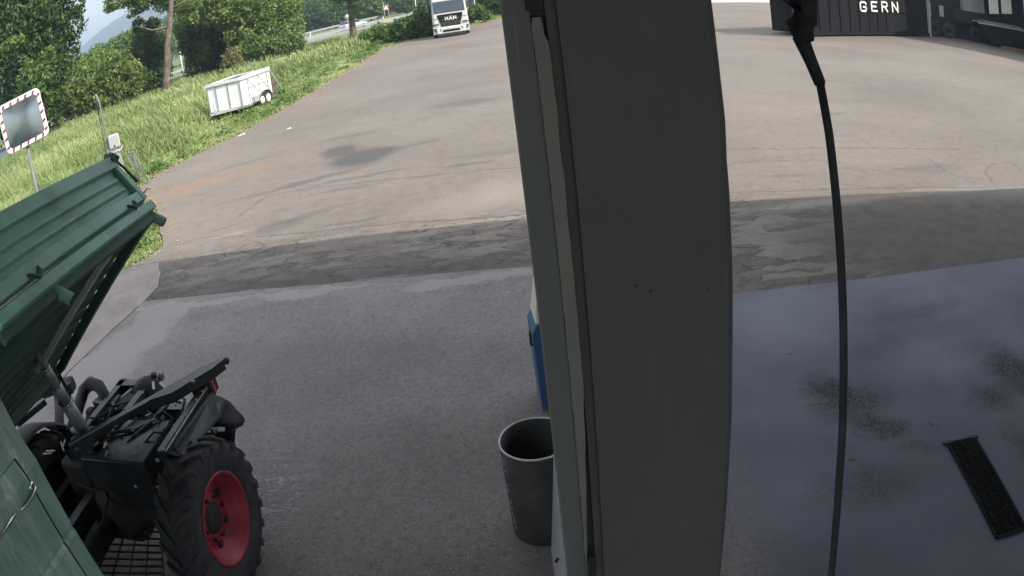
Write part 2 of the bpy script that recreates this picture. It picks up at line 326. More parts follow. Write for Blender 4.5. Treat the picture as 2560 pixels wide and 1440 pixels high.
M['pale_concrete'] = (lambda t: t.fin(t.ramp(t.noise(t.pos(), 1.6, 7, .7), [(.3, (.17, .148, .13)), (.55, (.235, .207, .185)), (.75, (.29, .26, .235))]), .9, 0, t.noise(t.pos(), 45, 4, .7), .35, .004))(NT('old_concrete'))
M['green_paint'] = paint('green_paint', (.215, .44, .335), .45, 0, (.16, .20, .17), .6, 3.2, .15)
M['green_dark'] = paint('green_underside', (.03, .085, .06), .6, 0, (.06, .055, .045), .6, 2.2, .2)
M['black'] = paint('black_chassis_paint', (.018, .020, .023), .36, 0, (.065, .06, .055), .55, 5, .2)
M['black_dull'] = paint('dull_black', (.014, .014, .016), .7, 0, (.04, .038, .035), .4, 4, .2)
M['rubber'] = paint('rubber', (.020, .020, .023), .75, 0, (.075, .068, .06), .6, 9, .3)
M['red_rim'] = paint('red_rim_paint', (.33, .016, .032), .5, 0, (.075, .03, .028), .8, 7, .2)
M['bin'] = paint('bin_metal', (.032, .031, .031), .6, 0, (.075, .073, .07), .6, 5, .1)
M['steel'] = paint('worn_steel', (.30, .30, .30), .40, .35, (.12, .11, .10), .5, 8, .15)
M['galv'] = paint('galvanised_steel', (.42, .43, .42), .5, .55, (.25, .24, .22), .4, 6, .1)
M['dull_galv'] = paint('dull_galvanised', (.17, .175, .17), .6, .2, (.1, .1, .09), .4, 6, .1)
M['chrome'] = paint('chrome', (.7, .7, .7), .18, 1, (.3, .3, .3), .3, 9, .05)
M['white_panel'] = paint('white_panel', (.86, .86, .84), .5, 0, (.5, .48, .43), .35, 2, .05)
M['white_paint'] = paint('white_paint', (.74, .75, .73), .35, 0, (.45, .43, .4), .3, 1.5, .05)
M['cab_white'] = paint('truck_paint', (.52, .54, .50), .3, 0, (.4, .4, .34), .3, 1.2, .04)
M['grey_plastic'] = paint('grey_plastic', (.33, .34, .34), .5, 0, (.2, .2, .19), .3, 4, .05)
M['blue_paint'] = paint('blue_paint', (.03, .085, .18), .45, 0, (.05, .08, .12), .35, 5, .08)
M['cream'] = paint('cream_paint', (.62, .6, .52), .5, 0, (.4, .37, .3), .4, 5, .05)
M['red_refl'] = paint('red_marking', (.17, .018, .025), .45, 0, (.2, .05, .05), .3, 5, .03)
M['tail_red'] = paint('red_lens', (.45, .03, .03), .2, 0, (.2, .05, .05), .2, 5, .03)
M['glass'] = paint('dark_glass', (.025, .035, .04), .08, 0, (.06, .07, .08), .3, 1, .0, spec=.8)
M['ramp'] = paint('weathered_ramp', (.16, .12, .10), .8, 0, (.1, .09, .08), .5, 5, .2)
M['rust'] = paint('rusty_timber', (.26, .13, .08), .8, 0, (.12, .08, .06), .5, 5, .3)
M['silver_car'] = paint('silver_car_paint', (.55, .57, .60), .28, .4, (.4, .4, .4), .2, 1, .0)
M['letter'] = paint('stencil_white', (.74, .74, .66), .7, 0, (.3, .3, .27), .5, 4, .05)
M['skip_black'] = paint('black_skip_paint', (.010, .010, .011), .9, 0, (.022, .021, .02), .35, .8, .1, spec=.12)
M['yellow'] = paint('yellow_paint', (.7, .45, .04), .5, 0, (.4, .3, .1), .3, 3, .03)
M['road'] = (lambda t: t.fin(t.ramp(t.noise(t.map(t.pos(), (.1, 1, 1)), .8, 5), [(.3, (.17, .17, .175)), (.7, (.23, .225, .22))]), .85, 0, t.noise(t.pos(), 20, 3), .2, .01))(NT('road_asphalt'))
M['mirror'] = (lambda t: t.fin((.62, .64, .66), t.math('ADD', .10, t.math('MULTIPLY', t.noise(t.obj(), 5, 4), .12)), 1.0))(NT('mirror_glass'))
def pillar_mat(name, col):
    t = NT(name); p = t.pos(); n = t.noise(p, 9, 6, .65); n2 = t.noise(t.map(p, (1, 1, .12)), 30, 5, .7); sp = t.voro(p, 42); spc = t.sep(t.voro(p, 42, out='Color'))[0]
    c = t.mix(t.math('MULTIPLY', t.smooth(n, .45, .7), .3), col, tuple(x * .72 for x in col)); c = t.mix(t.math('MULTIPLY', t.smooth(n2, .5, .75), .3), c, tuple(x * 1.35 for x in col)); n3 = t.noise(t.map(p, (1, 1, .3)), 2.6, 6, .7); c = t.mix(t.math('MULTIPLY', t.smooth(n3, .5, .68), .3), c, tuple(x * .6 for x in col))
    sc_ = t.noise(t.map(p, (1, 1, .06), (0, .35, 0)), 55, 3, .5, .6); c = t.mix(t.math('MULTIPLY', t.smooth(sc_, .70, .76), .5), c, tuple(x * 2.0 for x in col)); ch_ = t.noise(p, 16, 7, .8); c = t.mix(t.math('MULTIPLY', t.smooth(ch_, .66, .70), .7), c, (.05, .045, .038))
    c = t.mix(t.math('MULTIPLY', t.smooth(sp, .16, .10), t.smooth(spc, .975, .985)), c, (.03, .03, .03))
    return t.fin(c, .6, 0, t.math('ADD', n2, n), .25, .002, spec=.3)
M['pillar'] = pillar_mat('pillar_paint', (.104, .101, .091)); M['pillar_flange'] = pillar_mat('flange_paint', (.145, .145, .136)); M['pillar_strip'] = pillar_mat('old_sealant', (.20, .195, .165))
M['roof'] = paint('canopy_sheet', (.62, .60, .56), .6, 0, (.2, .2, .19), .4, 1, .1)
M['hall'] = paint('hall_cladding', (.60, .60, .58), .6, 0, (.4, .4, .38), .3, .5, .1)
M['mud'] = paint('black_plastic', (.022, .023, .026), .5, 0, (.06, .055, .05), .4, 3, .1)
M['grey_dark'] = paint('dark_grey_plastic', (.09, .09, .10), .5, 0, (.05, .05, .05), .3, 3, .05)
M['semi'] = paint('semitrailer_panel', (.05, .09, .07), .5, 0, (.06, .06, .055), .3, 1, .03)
def cab_green():
    t = NT('faded_green_paint'); p = t.obj(); n = t.noise(p, 3, 6, .65); run = t.noise(t.map(p, (7, 7, .8)), 2.2, 5, .65, .4); fine = t.noise(p, 26, 4, .7)
    c = t.mix(t.smooth(n, .4, .7), (.20, .325, .25), (.28, .41, .33))
    z = t.sep(p)[2]; chalk = t.math('MULTIPLY', t.smooth(run, .50, .66), t.math('MAXIMUM', t.smooth(t.math('ABSOLUTE', t.math('SUBTRACT', z, 1.62)), .16, .02), t.math('MAXIMUM', t.smooth(t.math('ABSOLUTE', t.math('SUBTRACT', z, 1.17)), .08, .01), .45)))
    c = t.mix(t.math('MULTIPLY', chalk, .75), c, (.56, .62, .57)); c = t.mix(t.math('MULTIPLY', t.smooth(fine, .62, .72), .35), c, (.03, .07, .05))
    return t.fin(c, t.math('ADD', .3, t.math('MULTIPLY', n, .3)), 0, fine, .08, .003)
M['cab_green'] = cab_green()
M['rock'] = paint('gravel', (.46, .44, .41), .8, 0, (.25, .24, .22), .4, 40, .2)

# ------------------------------------------------------------------ ground, yard, slab
def sheet(name, poly, z, mat, depth=0.0, **k):
    poly = [Vector((p[0], p[1], z)) for p in poly]
    m = MB()
    if depth: m.prism([p - Vector((0, 0, depth)) for p in poly], (0, 0, depth))
    else: m.add(poly, [list(range(len(poly)))])
    return m.build(name, mat, **k)
ring = [(3500 * math.cos(2 * math.pi * i / 48), 3500 * math.sin(2 * math.pi * i / 48)) for i in range(48)]
sheet('ground', ring, -.05, M['ground'], kind='structure')
def wob(pts, step=.5, amp=.12, seed=0):       # irregular edge through the given points
    out = []
    for a, b in zip(pts, pts[1:]):
        a, b = Vector(a[:2]), Vector(b[:2]); n = max(1, int((b - a).length / step)); nn = Vector((-(b - a).y, (b - a).x)).normalized()
        for i in range(n):
            p = a.lerp(b, i / n); q = mnoise.noise(Vector((p.x * 1.3, p.y * 1.3, seed))) + .5 * mnoise.noise(Vector((p.x * 4, p.y * 4, seed))); out.append(p + nn * q * amp * (1 + p.y * .03))
    return out + [Vector(pts[-1][:2])]
verge = [(-60, 9.1), (-14, 9.1), (-6.26, 9.30), (-5.75, 9.75), (-5.6, 10.3), (-5.94, 10.9), (-6.8, 12.2), (-8.1, 14.4), (-8.9, 15.6), (-9.15, 17.0), (-7.63, 20.7), (-7.15, 24.5), (-6.92, 28.2), (-6.5, 37), (-6.3, 47.6), (-4.6, 52), (-1.0, 59), (2, 64.3), (8, 68), (14, 69.6), (24, 70.2), (80, 72)]
vw = wob(verge, .35, .16)
yard_poly = [tuple(p) for p in vw] + [(80, -30), (-60, -30)]
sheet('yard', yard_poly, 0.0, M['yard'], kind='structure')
sL, sR = Vector((-4.84, 7.81)), Vector((1.2, 7.08)); J = Vector((-5.2, 5.84))
def chip(a, b, n, amp, seed): return wob([a, b], (Vector(b) - Vector(a)).length / n, amp, seed)
edge = chip(sL, sR, 60, .018, 3) + [Vector((1.25, 5.95))] + chip((1.3, 5.93), (30, 4.15), 160, .022, 5)
sl = [tuple(p) for p in edge] + [(30, -12), (-7.5, -12), (-6.2, .5)] + [tuple(p) for p in chip((-5.5, 4.2), (-4.84, 7.81), 30, .015, 9)][:-1]
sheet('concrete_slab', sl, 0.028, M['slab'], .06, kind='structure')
patch = [tuple(p) for p in wob([(-4.92, 7.72), (-4.86, 8.35), (-5.05, 8.9), (-5.32, 9.38), (-5.7, 9.42), (-6.3, 9.28), (-14, 9.0), (-14, 4), (-5.62, 4)], .25, .03, 12)][:-1]
patch = patch + [tuple(p) for p in chip((-5.56, 4.2), (-4.90, 7.80), 30, .015, 9)][1:-1]
sheet('old_concrete_apron', patch, 0.012, M['pale_concrete'], .03, kind='structure')

# highway, guard rails
road_near = [(-62, -8), (-48, 24), (-31, 64.5), (-24.4, 80), (-17, 97.5), (-8, 119), (34, 220)]
w_ = Vector((-.92, .385)) * 21
sheet('highway', road_near + [(p[0] + w_.x, p[1] + w_.y) for p in road_near[::-1]], -.03, M['road'], kind='structure')
sheet('side_road', [(-9.5, 116), (0, 84), (6, 76), (60, 80), (60, 96), (8, 92), (-2, 121)], -.034, M['road'], kind='structure')
for off in (1.0, 10.2, 20.2):
    o_ = w_.normalized() * off; mk = MB()
    for a, b in zip(road_near, road_near[1:]):
        a, b = Vector(a) + o_, Vector(b) + o_; d = (b - a).normalized(); s_ = Vector((-d.y, d.x)) * .09
        mk.add([(a.x - s_.x, a.y - s_.y, -.024), (b.x - s_.x, b.y - s_.y, -.024), (b.x + s_.x, b.y + s_.y, -.024), (a.x + s_.x, a.y + s_.y, -.024)], [(0, 1, 2, 3)])
    mk.build('road_marking', M['letter'], kind='structure')
def rail(o2, label, grp='guard rails along the highway'):
    root = empty('guard_rail', (road_near[2][0], road_near[2][1], 0), label=label, cat='guard rail', group=None)
    R0 = Vector(root.location); m = MB(); pm = MB()
    pts = [Vector((p[0] + o2.x, p[1] + o2.y, .62)) - R0 for p in road_near[1:]]
    for a, b in zip(pts, pts[1:]):
        for dz, ww in ((.11, .05), (0, .02), (-.11, .05)): m.beam(a + Vector((0, 0, dz)), b + Vector((0, 0, dz)), ww, .11)
        n = int((b - a).length / 4)
        for i in range(n):
            p = a.lerp(b, i / n); pm.box((p.x, p.y, .3), (.1, .12, .62))
    m.build('rail_band', M['galv'], root); pm.build('rail_post', M['galv'], root, kind='stuff'); return root
rail(w_.normalized() * -.6, 'galvanised guard rail on the near side of the highway')
rail(w_ + w_.normalized() * .7, 'galvanised guard rail on the far side of the highway, before the wood')

# ------------------------------------------------------------------ hills
def hill(name, base, amp, mat):
    V, F = [], []; nx, ny = 140, 26
    for j in range(ny):
        for i in range(nx):
            az = rad(-75 + 130 * i / (nx - 1)); r = base * (1 + 1.0 * j / (ny - 1)); x, y = r * math.sin(az), r * math.cos(az)
            t = math.sin(math.pi * min(1, j / (ny - 1) * 1.1) * .5) ** 1.4
            a = math.degrees(az); prof = .045 + .058 * (1 / (1 + math.exp(-(a + 31.5) / 1.6))) - .03 * (1 / (1 + math.exp(-(a - 2) / 8)))
            z = base * 1.75 * prof * t * amp * (1 + .05 * mnoise.noise(Vector((x / 260, y / 260, 0))) + .02 * mnoise.noise(Vector((x / 60, y / 60, 0))))
            V.append((x, y, z - 3))
    for j in range(ny - 1):
        for i in range(nx - 1): F.append((j * nx + i, j * nx + i + 1, (j + 1) * nx + i + 1, (j + 1) * nx + i))
    fast_mesh(name, np.array(V), np.array(F), mat, kind='structure')
th = NT('forest_hill'); hc = th.ramp(th.noise(th.pos(), .012, 8, .75), [(.35, (.010, .025, .014)), (.6, (.022, .042, .022)), (.75, (.04, .06, .03))])
M['hill'] = th.fin(hc, .95, 0, th.noise(th.pos(), .03, 6, .8), 1, 12)
hill('hills', 1500, .93, M['hill'])

# ------------------------------------------------------------------ trees and shrubs
def leaves(blobs, n, size, seed=0, gap=.12, low=-9):
    rng = np.random.default_rng(seed); vol = np.array([b[3] * b[4] * b[5] for b in blobs]) ** .72; cnt = np.maximum(30, (vol / vol.sum() * n)).astype(int)
    cnt = (cnt * 1.7).astype(int); P, O, T = [], [], []
    for b, c in zip(blobs, cnt):
        q = rng.normal(size=(c, 3)); q /= np.linalg.norm(q, axis=1)[:, None]
        # lumpy shell
        ph = rng.uniform(0, 6.28, 6); lump = 1 + .16 * np.sin(q[:, 0] * 5 + ph[0]) * np.sin(q[:, 1] * 5 + ph[1]) + .13 * np.sin(q[:, 2] * 8 + ph[2]) * np.sin(q[:, 0] * 9 + ph[3]) + .09 * np.sin(q[:, 1] * 15 + ph[4]) * np.sin(q[:, 2] * 13 + ph[5])
        r = lump * (1 - np.abs(rng.normal(0, .22, c))) * (1 + .10 * (rng.random(c) < .12) * rng.random(c))
        p = q * r[:, None] * np.array(b[3:6]) + np.array(b[:3]); P.append(p); O.append(q)
        T.append(np.clip(.5 + .22 * (lump - 1) / .2 + rng.normal(0, .2, c) + rng.normal(0, .06), 0, 1))
    P, O, T = np.concatenate(P), np.concatenate(O), np.concatenate(T)
    # carve gaps
    g = np.sin(P[:, 0] * 1.9 + seed) * np.sin(P[:, 1] * 2.1 + 1) * np.sin(P[:, 2] * 2.3 + 2); k = (g < 1 - gap * 3.2) & (P[:, 2] > low); P, O, T = P[k], O[k], T[k]
    n = len(P); d = O * .6 + rng.normal(0, .8, (n, 3)); d /= np.linalg.norm(d, axis=1)[:, None]
    u = np.cross(d, rng.normal(size=(n, 3))); u /= np.linalg.norm(u, axis=1)[:, None]; v = np.cross(d, u); s = size * 1.15 * rng.uniform(.55, 1.35, n)[:, None]
    V = np.stack([P - u * s, P - v * s * .45 + d * s * .12, P + u * s, P + v * s * .45 + d * s * .12], 1).reshape(-1, 3)
    return V, np.arange(n * 4).reshape(n, 4), np.repeat(T, 4)
def trunk_mesh(h, r, lean=(0, 0), n=9, seed=0, limbs=()):
    rng = random.Random(seed); m = MB(); pts, rs = [], []
    for i in range(n):
        t = i / (n - 1); pts.append((lean[0] * t + rng.uniform(-.05, .05) * r * 3 * (i > 0), lean[1] * t + rng.uniform(-.05, .05) * r * 3 * (i > 0), h * t)); rs.append(r * (1.25 if i == 0 else 1 - .55 * t))
    m.tube(pts, rs, 12)
    for (t, L, az, up) in limbs:
        i = int(t * (n - 1)); p = Vector(pts[i]); e = p + Vector((math.cos(az) * L, math.sin(az) * L, up)); q = p.lerp(e, .5) + Vector((0, 0, -.12 * L))
        m.tube([p, q, e], [r * .38, r * .26, r * .08], 7)
    return m
def tree(name, base, blobs, n, size, mat, label, cat='tree', trunk=None, seed=0, group=None, gap=.12, low=.05):
    root = empty(name, base, 0, label=label, cat=cat, group=group)
    V, F, T = leaves(blobs, n, size, seed, gap, low)
    fast_mesh('foliage' if cat != 'tree' else 'crown', V, F, mat, root, T)
    if trunk: trunk_mesh(seed=seed, **trunk).build('trunk' if cat == 'tree' else 'stem', M['bark'], root)
    return root
def bl(*a): return a
LIMB = [(.55, 2.2, .6, 1.6), (.65, 2.4, 2.9, 1.5), (.75, 2.0, 4.6, 1.5), (.85, 1.6, 1.8, 1.2)]
def P_(x, y, dist): p = at(x, y, dist); return (p.x, p.y)
def blobs_at(base, dist, lst):            # lst: pixel x, pixel y, half width m, half height m
    out = []
    for (x, y, rx, rz) in lst:
        p = at(x, y, dist); out.append((p.x - base[0], p.y - base[1], p.z, rx, rx * .9, rz))
    return out
# leftmost big tree
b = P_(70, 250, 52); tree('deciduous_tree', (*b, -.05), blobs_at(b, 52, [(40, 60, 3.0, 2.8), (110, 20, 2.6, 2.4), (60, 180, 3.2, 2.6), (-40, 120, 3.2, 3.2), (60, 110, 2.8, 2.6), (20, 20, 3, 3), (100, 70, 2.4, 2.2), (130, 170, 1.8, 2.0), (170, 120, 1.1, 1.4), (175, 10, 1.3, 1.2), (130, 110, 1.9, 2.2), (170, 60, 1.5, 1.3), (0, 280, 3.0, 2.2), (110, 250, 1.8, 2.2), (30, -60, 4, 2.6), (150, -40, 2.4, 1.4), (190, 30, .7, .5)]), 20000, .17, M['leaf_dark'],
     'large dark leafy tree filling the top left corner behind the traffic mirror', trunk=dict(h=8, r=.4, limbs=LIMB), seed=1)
b = P_(90, 255, 47); tree('deciduous_tree', (*b, -.05), blobs_at(b, 47, [(95, 215, 1.2, 1.4), (75, 190, 1.0, 1.1), (120, 150, .7, .9), (30, 110, 1.2, .5)]), 2600, .15, M['leaf_mid'],
     'small sunlit young tree in front of the large dark tree, behind the mirror', trunk=dict(h=3.4, r=.1), seed=2)
b = P_(255, 240, 60); tree('hedge_shrub', (*b, -.05), blobs_at(b, 60, [(190, 215, 2.4, 2.2), (255, 180, 2.4, 2.0), (225, 240, 2.2, 1.6), (310, 215, 1.9, 1.6), (160, 250, 1.8, 1.8), (290, 160, 1.5, 1.2), (330, 190, 1.3, 1.5), (240, 265, 1.8, 1.0)]), 15000, .13, M['leaf_light'],
     'broad light green shrub between the big dark tree and the two barrier poles', cat='shrub', trunk=dict(h=2, r=.08), seed=3)
b = P_(330, 150, 95); tree('hedge_shrub', (*b, -.05), blobs_at(b, 95, [(260, 150, 3.4, 2.4), (310, 125, 3.0, 2.4), (215, 165, 2.5, 1.8), (340, 100, 2.0, 1.8), (280, 175, 3, 1.8)]), 9000, .2, M['leaf_mid'],
     'distant mid green tree row below the blue hill', cat='trees', seed=31)
b = P_(365, 225, 63); tree('deciduous_tree', (*b, -.05), blobs_at(b, 63, [(370, 200, 1.7, 1.6), (350, 150, 1.5, 1.8), (385, 120, 1.5, 1.5), (360, 90, 1.2, 1.0), (400, 165, 1.2, 1.6), (395, 215, 1.0, .9), (345, 60, .7, .7), (380, 60, .8, .7)]), 9500, .12, M['leaf_dark'],
     'dark dense bush tree left of the leaning pale trunk', trunk=dict(h=3, r=.12), seed=4)
# the trunk with the hanging crown
tb = G(414, 244); top = at(432, 0, math.hypot(tb.x, tb.y)); 
b = (tb.x, tb.y); tree('roadside_tree', (*b, -.05), blobs_at(b, 58, [(300, -5, 1.6, .9), (350, 10, 1.2, .75), (420, -5, 1.6, 1.1), (470, 5, 1.3, .9), (440, 25, .8, .5), (275, 20, .6, .35), (395, -40, 3.0, 1.6), (330, 35, .5, .3), (480, 40, .6, .7)]), 8500, .12, M['leaf_light'],
     'tall roadside tree with a bare mottled trunk, left of the white trailer', trunk=dict(h=11, r=.33, lean=((top.x - tb.x) * 1.35, (top.y - tb.y) * 1.35), limbs=[(.62, 3, 3.3, 1.0), (.7, 2.6, .3, 1.2), (.85, 3, 2, 2)]), seed=5)
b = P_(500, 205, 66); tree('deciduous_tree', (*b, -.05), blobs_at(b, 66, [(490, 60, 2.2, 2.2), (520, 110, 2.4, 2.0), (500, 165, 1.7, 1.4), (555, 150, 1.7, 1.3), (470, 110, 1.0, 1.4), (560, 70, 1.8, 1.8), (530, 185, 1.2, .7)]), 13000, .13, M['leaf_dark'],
     'dark bush tree behind the upper left of the white trailer', trunk=dict(h=3, r=.14), seed=6)
b = P_(640, 150, 62); tree('deciduous_tree', (*b, -.05), blobs_at(b, 62, [(590, 20, 2.3, 1.7), (660, 40, 2.4, 1.9), (700, 75, 2.0, 1.7), (610, 80, 2.0, 1.5), (560, 30, 1.8, 1.4), (730, 105, 1.1, 1.2), (640, 0, 2.5, 1.4), (710, 10, 1.8, 1.2), (500, 10, 1.6, 1.0), (545, -10, 2, 1)]), 17000, .13, M['leaf_light'],
     'broad sunlit light green tree above and right of the white trailer', trunk=dict(h=4, r=.16, limbs=LIMB[:2]), seed=7)
b = P_(690, 148, 60); tree('hedge_shrub', (*b, -.05), blobs_at(b, 60, [(640, 120, 1.6, 1.1), (690, 115, 1.5, 1.1), (730, 110, 1.1, 1.0), (700, 135, 1.4, .7), (645, 140, 1.2, .7)]), 8000, .11, M['leaf_mid'],
     'dense round green shrub right behind the white trailer, left of the highway gap', cat='shrub', seed=8)
b = P_(585, 185, 58); tree('hedge_shrub', (*b, -.05), blobs_at(b, 58, [(580, 150, .8, 1.1), (600, 165, .8, .7), (570, 180, .7, .6)]), 3000, .10, M['leaf_dry'],
     'thin yellowish shrub directly behind the white trailer', cat='shrub', seed=9)
# wood beyond the highway
def far_wood():
    base = P_(600, 60, 190); blobs = []; rng = random.Random(4)
    for x in range(330, 1280, 26):
        hz = at(x, 200, 190); z = 3 + rng.uniform(-1, 5)
        for k in range(2):
            p = at(x + rng.uniform(-12, 12), 0, 180 + rng.uniform(-6, 16)); blobs.append((p.x - base[0], p.y - base[1], z + k * rng.uniform(3, 6), 4.2, 4.0, 3.8 + rng.random() * 2))
    V, F, T = leaves(blobs, 42000, .34, 77, .10, -.2); o = fast_mesh('wood', V, F, M['leaf_mid'], None, T); o.location = (*base, -.05); tag(o, kind='stuff')
    o['label'] = 'green wood beyond the highway'; o['category'] = 'wood'
far_wood()
for i, (x, y, dist, lst, mt, lab) in enumerate([
    (800, 60, 150, [(790, 35, 4.0, 3.0), (830, 50, 3.0, 2.2), (770, 55, 2.6, 2.0), (855, 30, 3, 2.6)], 'leaf_dark', 'dark green roadside tree beyond the highway, left of the slim pale trunk'),
    (925, 30, 150, [(920, 10, 3.4, 2.2), (945, 25, 2.6, 1.6), (900, 30, 2.2, 1.6)], 'leaf_mid', 'mid green tree beyond the highway, just right of the slim pale trunk'),
    (1040, 5, 150, [(1020, 5, 3.0, 2.2), (1050, 10, 2.6, 1.8), (1000, 12, 2.4, 1.6), (1070, 0, 2, 1.5)], 'leaf_dark', 'dark tree beyond the highway, left of the white truck cab')]):
    b = P_(x, y, dist); tree('deciduous_tree', (*b, -.05), blobs_at(b, dist, lst), 5200, .26, M[mt], lab, trunk=dict(h=4, r=.2), seed=40 + i, low=-.2)
# slim trunk by the yard edge
tb = G(884, 107); b = (tb.x, tb.y); top = at(878, 0, math.hypot(tb.x, tb.y))
tree('roadside_tree', (*b, -.05), blobs_at(b, 62, [(870, -30, 2.5, 1.4), (905, -40, 2.4, 1.4), (884, 25, .35, .5)]), 3200, .13, M['leaf_mid'],
     'slim pale straight trunk standing at the yard edge before the silver car', trunk=dict(h=9, r=.33, lean=((top.x - tb.x) * 1.5, (top.y - tb.y) * 1.5), limbs=[(.8, 2.4, 2.5, 1.2), (.85, 2.2, .5, 1.2)]), seed=11)
for i, (x, y, dist, lst, mt, n, lab) in enumerate([
    (930, 106, 56, [(925, 88, .9, .55), (950, 78, 1.0, .7), (970, 92, .9, .6), (915, 98, .5, .35), (985, 75, .6, .5)], 'leaf_light', 5200, 'low sunlit bramble bush right of the slim pale trunk'),
    (1030, 104, 53, [(1010, 78, 1.4, 1.1), (1040, 68, 1.3, 1.1), (1065, 70, .9, 1.2), (1000, 95, 1.2, .6), (1040, 92, 1.3, .6)], 'leaf_dark', 7500, 'dark shaded mound of brambles left of the white truck cab'),  # dark leaf colour stands in for the lorry's shade here
    (1070, 90, 58, [(1060, 35, .9, .8), (1045, 50, .7, .7), (1080, 50, .9, 1.0)], 'leaf_light', 3000, 'sunlit shrub beside the left mirror of the white truck'),
    (1195, 50, 62, [(1190, 28, .8, .7), (1210, 38, .7, .4), (1178, 38, .5, .6)], 'leaf_mid', 3000, 'small shrub right of the white truck cab'),
    (1232, 30, 70, [(1235, 5, 1.6, 1.0), (1215, 0, .9, .7), (1250, 15, 1.1, .9)], 'leaf_dark', 4000, 'dark leafy bush between the white truck and the pillar')]):
    b = P_(x, y, dist); tree('hedge_shrub', (*b, -.05), blobs_at(b, dist, lst), n, .10, M[mt], lab, cat='shrub', seed=60 + i)

# ------------------------------------------------------------------ grass
def inside_yard(X, Y):
    P = np.array([(p.x, p.y) for p in vw]); yb = P[:, 1]; xb = P[:, 0]
    # boundary x as a function of y for y in 9.3..47.6
    order = np.argsort(yb[2:]); return X > np.interp(Y, yb[2:][order], xb[2:][order])
def grass():
    rng = np.random.default_rng(5); X, Y = [], []
    def scat(n, y0, y1, x0, wfun, power=1.0):
        y = y0 * (y1 / y0) ** rng.random(n); xe = np.interp(y, EY, EX); wdt = wfun(y); x = xe - .02 - wdt * rng.random(n) ** power; X.append(x); Y.append(y)
    pts = sorted([(p.y, p.x) for p in vw if 9.2 <= p.y <= 64 and p.x < 3]); EY = np.array([p[0] for p in pts]); EX = np.array([p[1] for p in pts])
    scat(125000, 12.0, 70, 0, lambda y: 2.0 + y * .62, 1.0); scat(20000, 9.35, 15, 0, lambda y: .3 + (y - 9) * .9, .8); scat(42000, 12, 62, 0, lambda y: .5 + y * .05, .7)
    x, y = np.concatenate(X), np.concatenate(Y); n = len(x)
    edge = np.interp(y, EY, EX) - x
    cl = np.sin(x * 1.7 + np.sin(y * 1.1) * 2) * np.sin(y * 1.3 + np.sin(x * .9) * 2); cl2 = np.sin(x * .45 + 1) * np.sin(y * .33 + x * .2)
    h = (.10 + .50 * np.clip((edge - np.where(y < 22, 1.2, 3.4)) / 2.0, 0, 1)) * (1 + .28 * cl) * rng.uniform(.5, 1.35, n); h *= np.where(y < 12.2, .6, 1)
    wd = (.010 + .0013 * y) * rng.uniform(.7, 1.3, n); az = rng.uniform(0, 6.283, n); ln = rng.uniform(.1, .75, n) * h; la = rng.normal(2.6, 1.1, n)
    tone = np.clip(.42 + .22 * cl + .16 * cl2 + rng.normal(0, .17, n) + .25 * (edge < .5) * rng.random(n), 0, 1)
    bx = np.stack([np.cos(az) * wd, np.sin(az) * wd, 0 * az], 1); b = np.stack([x, y, np.full(n, -.05)], 1)
    mid = b + np.stack([np.cos(la) * ln * .35, np.sin(la) * ln * .35, h * .62], 1); tip = b + np.stack([np.cos(la) * ln, np.sin(la) * ln, h], 1)
    V = np.stack([b - bx, b + bx, mid + bx * .7, mid - bx * .7, tip + bx * .08, tip - bx * .08], 1).reshape(-1, 3); i = np.arange(n)[:, None] * 6
    F = np.concatenate([i + np.array([[0, 1, 2, 3]]), i + np.array([[3, 2, 4, 5]])]); T = np.repeat(tone, 6); T[4::6] += .15; T[5::6] += .15
    o = fast_mesh('grass', V, F, M['grass'], None, np.clip(T, 0, 1)); tag(o, 'tall meadow grass on the verge between yard and highway', 'grass', kind='stuff')
grass()
rw = np.random.default_rng(21); wb_l = []
for _ in range(170):
    y_ = 10 + 40 * rw.random() ** 1.5; xe_ = np.interp(y_, [9.3, 10.9, 12.2, 15.6, 17, 20.7, 28, 47], [-6.3, -5.95, -6.8, -8.9, -9.15, -7.6, -6.9, -6.3]); s_ = rw.uniform(.12, .32) * (1 + y_ * .012); wb_l.append((xe_ - .15 - rw.random() ** 2 * (2 + y_ * .3), y_, .04, s_, s_, s_ * rw.uniform(.5, 1.1)))
V_, F_, T_ = leaves(wb_l, 9000, .05, 9, .05, -.05)
tag(fast_mesh('weeds', V_, F_, M['leaf_mid'], None, T_), 'broad-leaved weeds scattered through the verge grass', 'weeds', kind='stuff')
# far verge grass right of the truck
def grass2():
    rng = np.random.default_rng(8); n = 9000; x = rng.uniform(.5, 24, n); P = [(p.x, p.y) for p in vw if p.x > 0]; P.sort(); yb = np.interp(x, [p[0] for p in P], [p[1] for p in P]); y = yb + .1 + rng.random(n) * 9
    h = rng.uniform(.1, .35, n); wd = .07; az = rng.uniform(0, 6.28, n); b = np.stack([x, y, np.full(n, -.05)], 1); bx = np.stack([np.cos(az) * wd, np.sin(az) * wd, 0 * az], 1)
    V = np.stack([b - bx, b + bx, b + np.stack([0 * h, 0 * h, h], 1)], 1).reshape(-1, 3)
    tag(fast_mesh('grass', V, np.arange(3 * n).reshape(n, 3), M['grass'], None, np.repeat(np.clip(rng.normal(.5, .2, n), 0, 1), 3)), 'short grass verge behind the yard, right of the truck', 'grass', kind='stuff')
grass2()
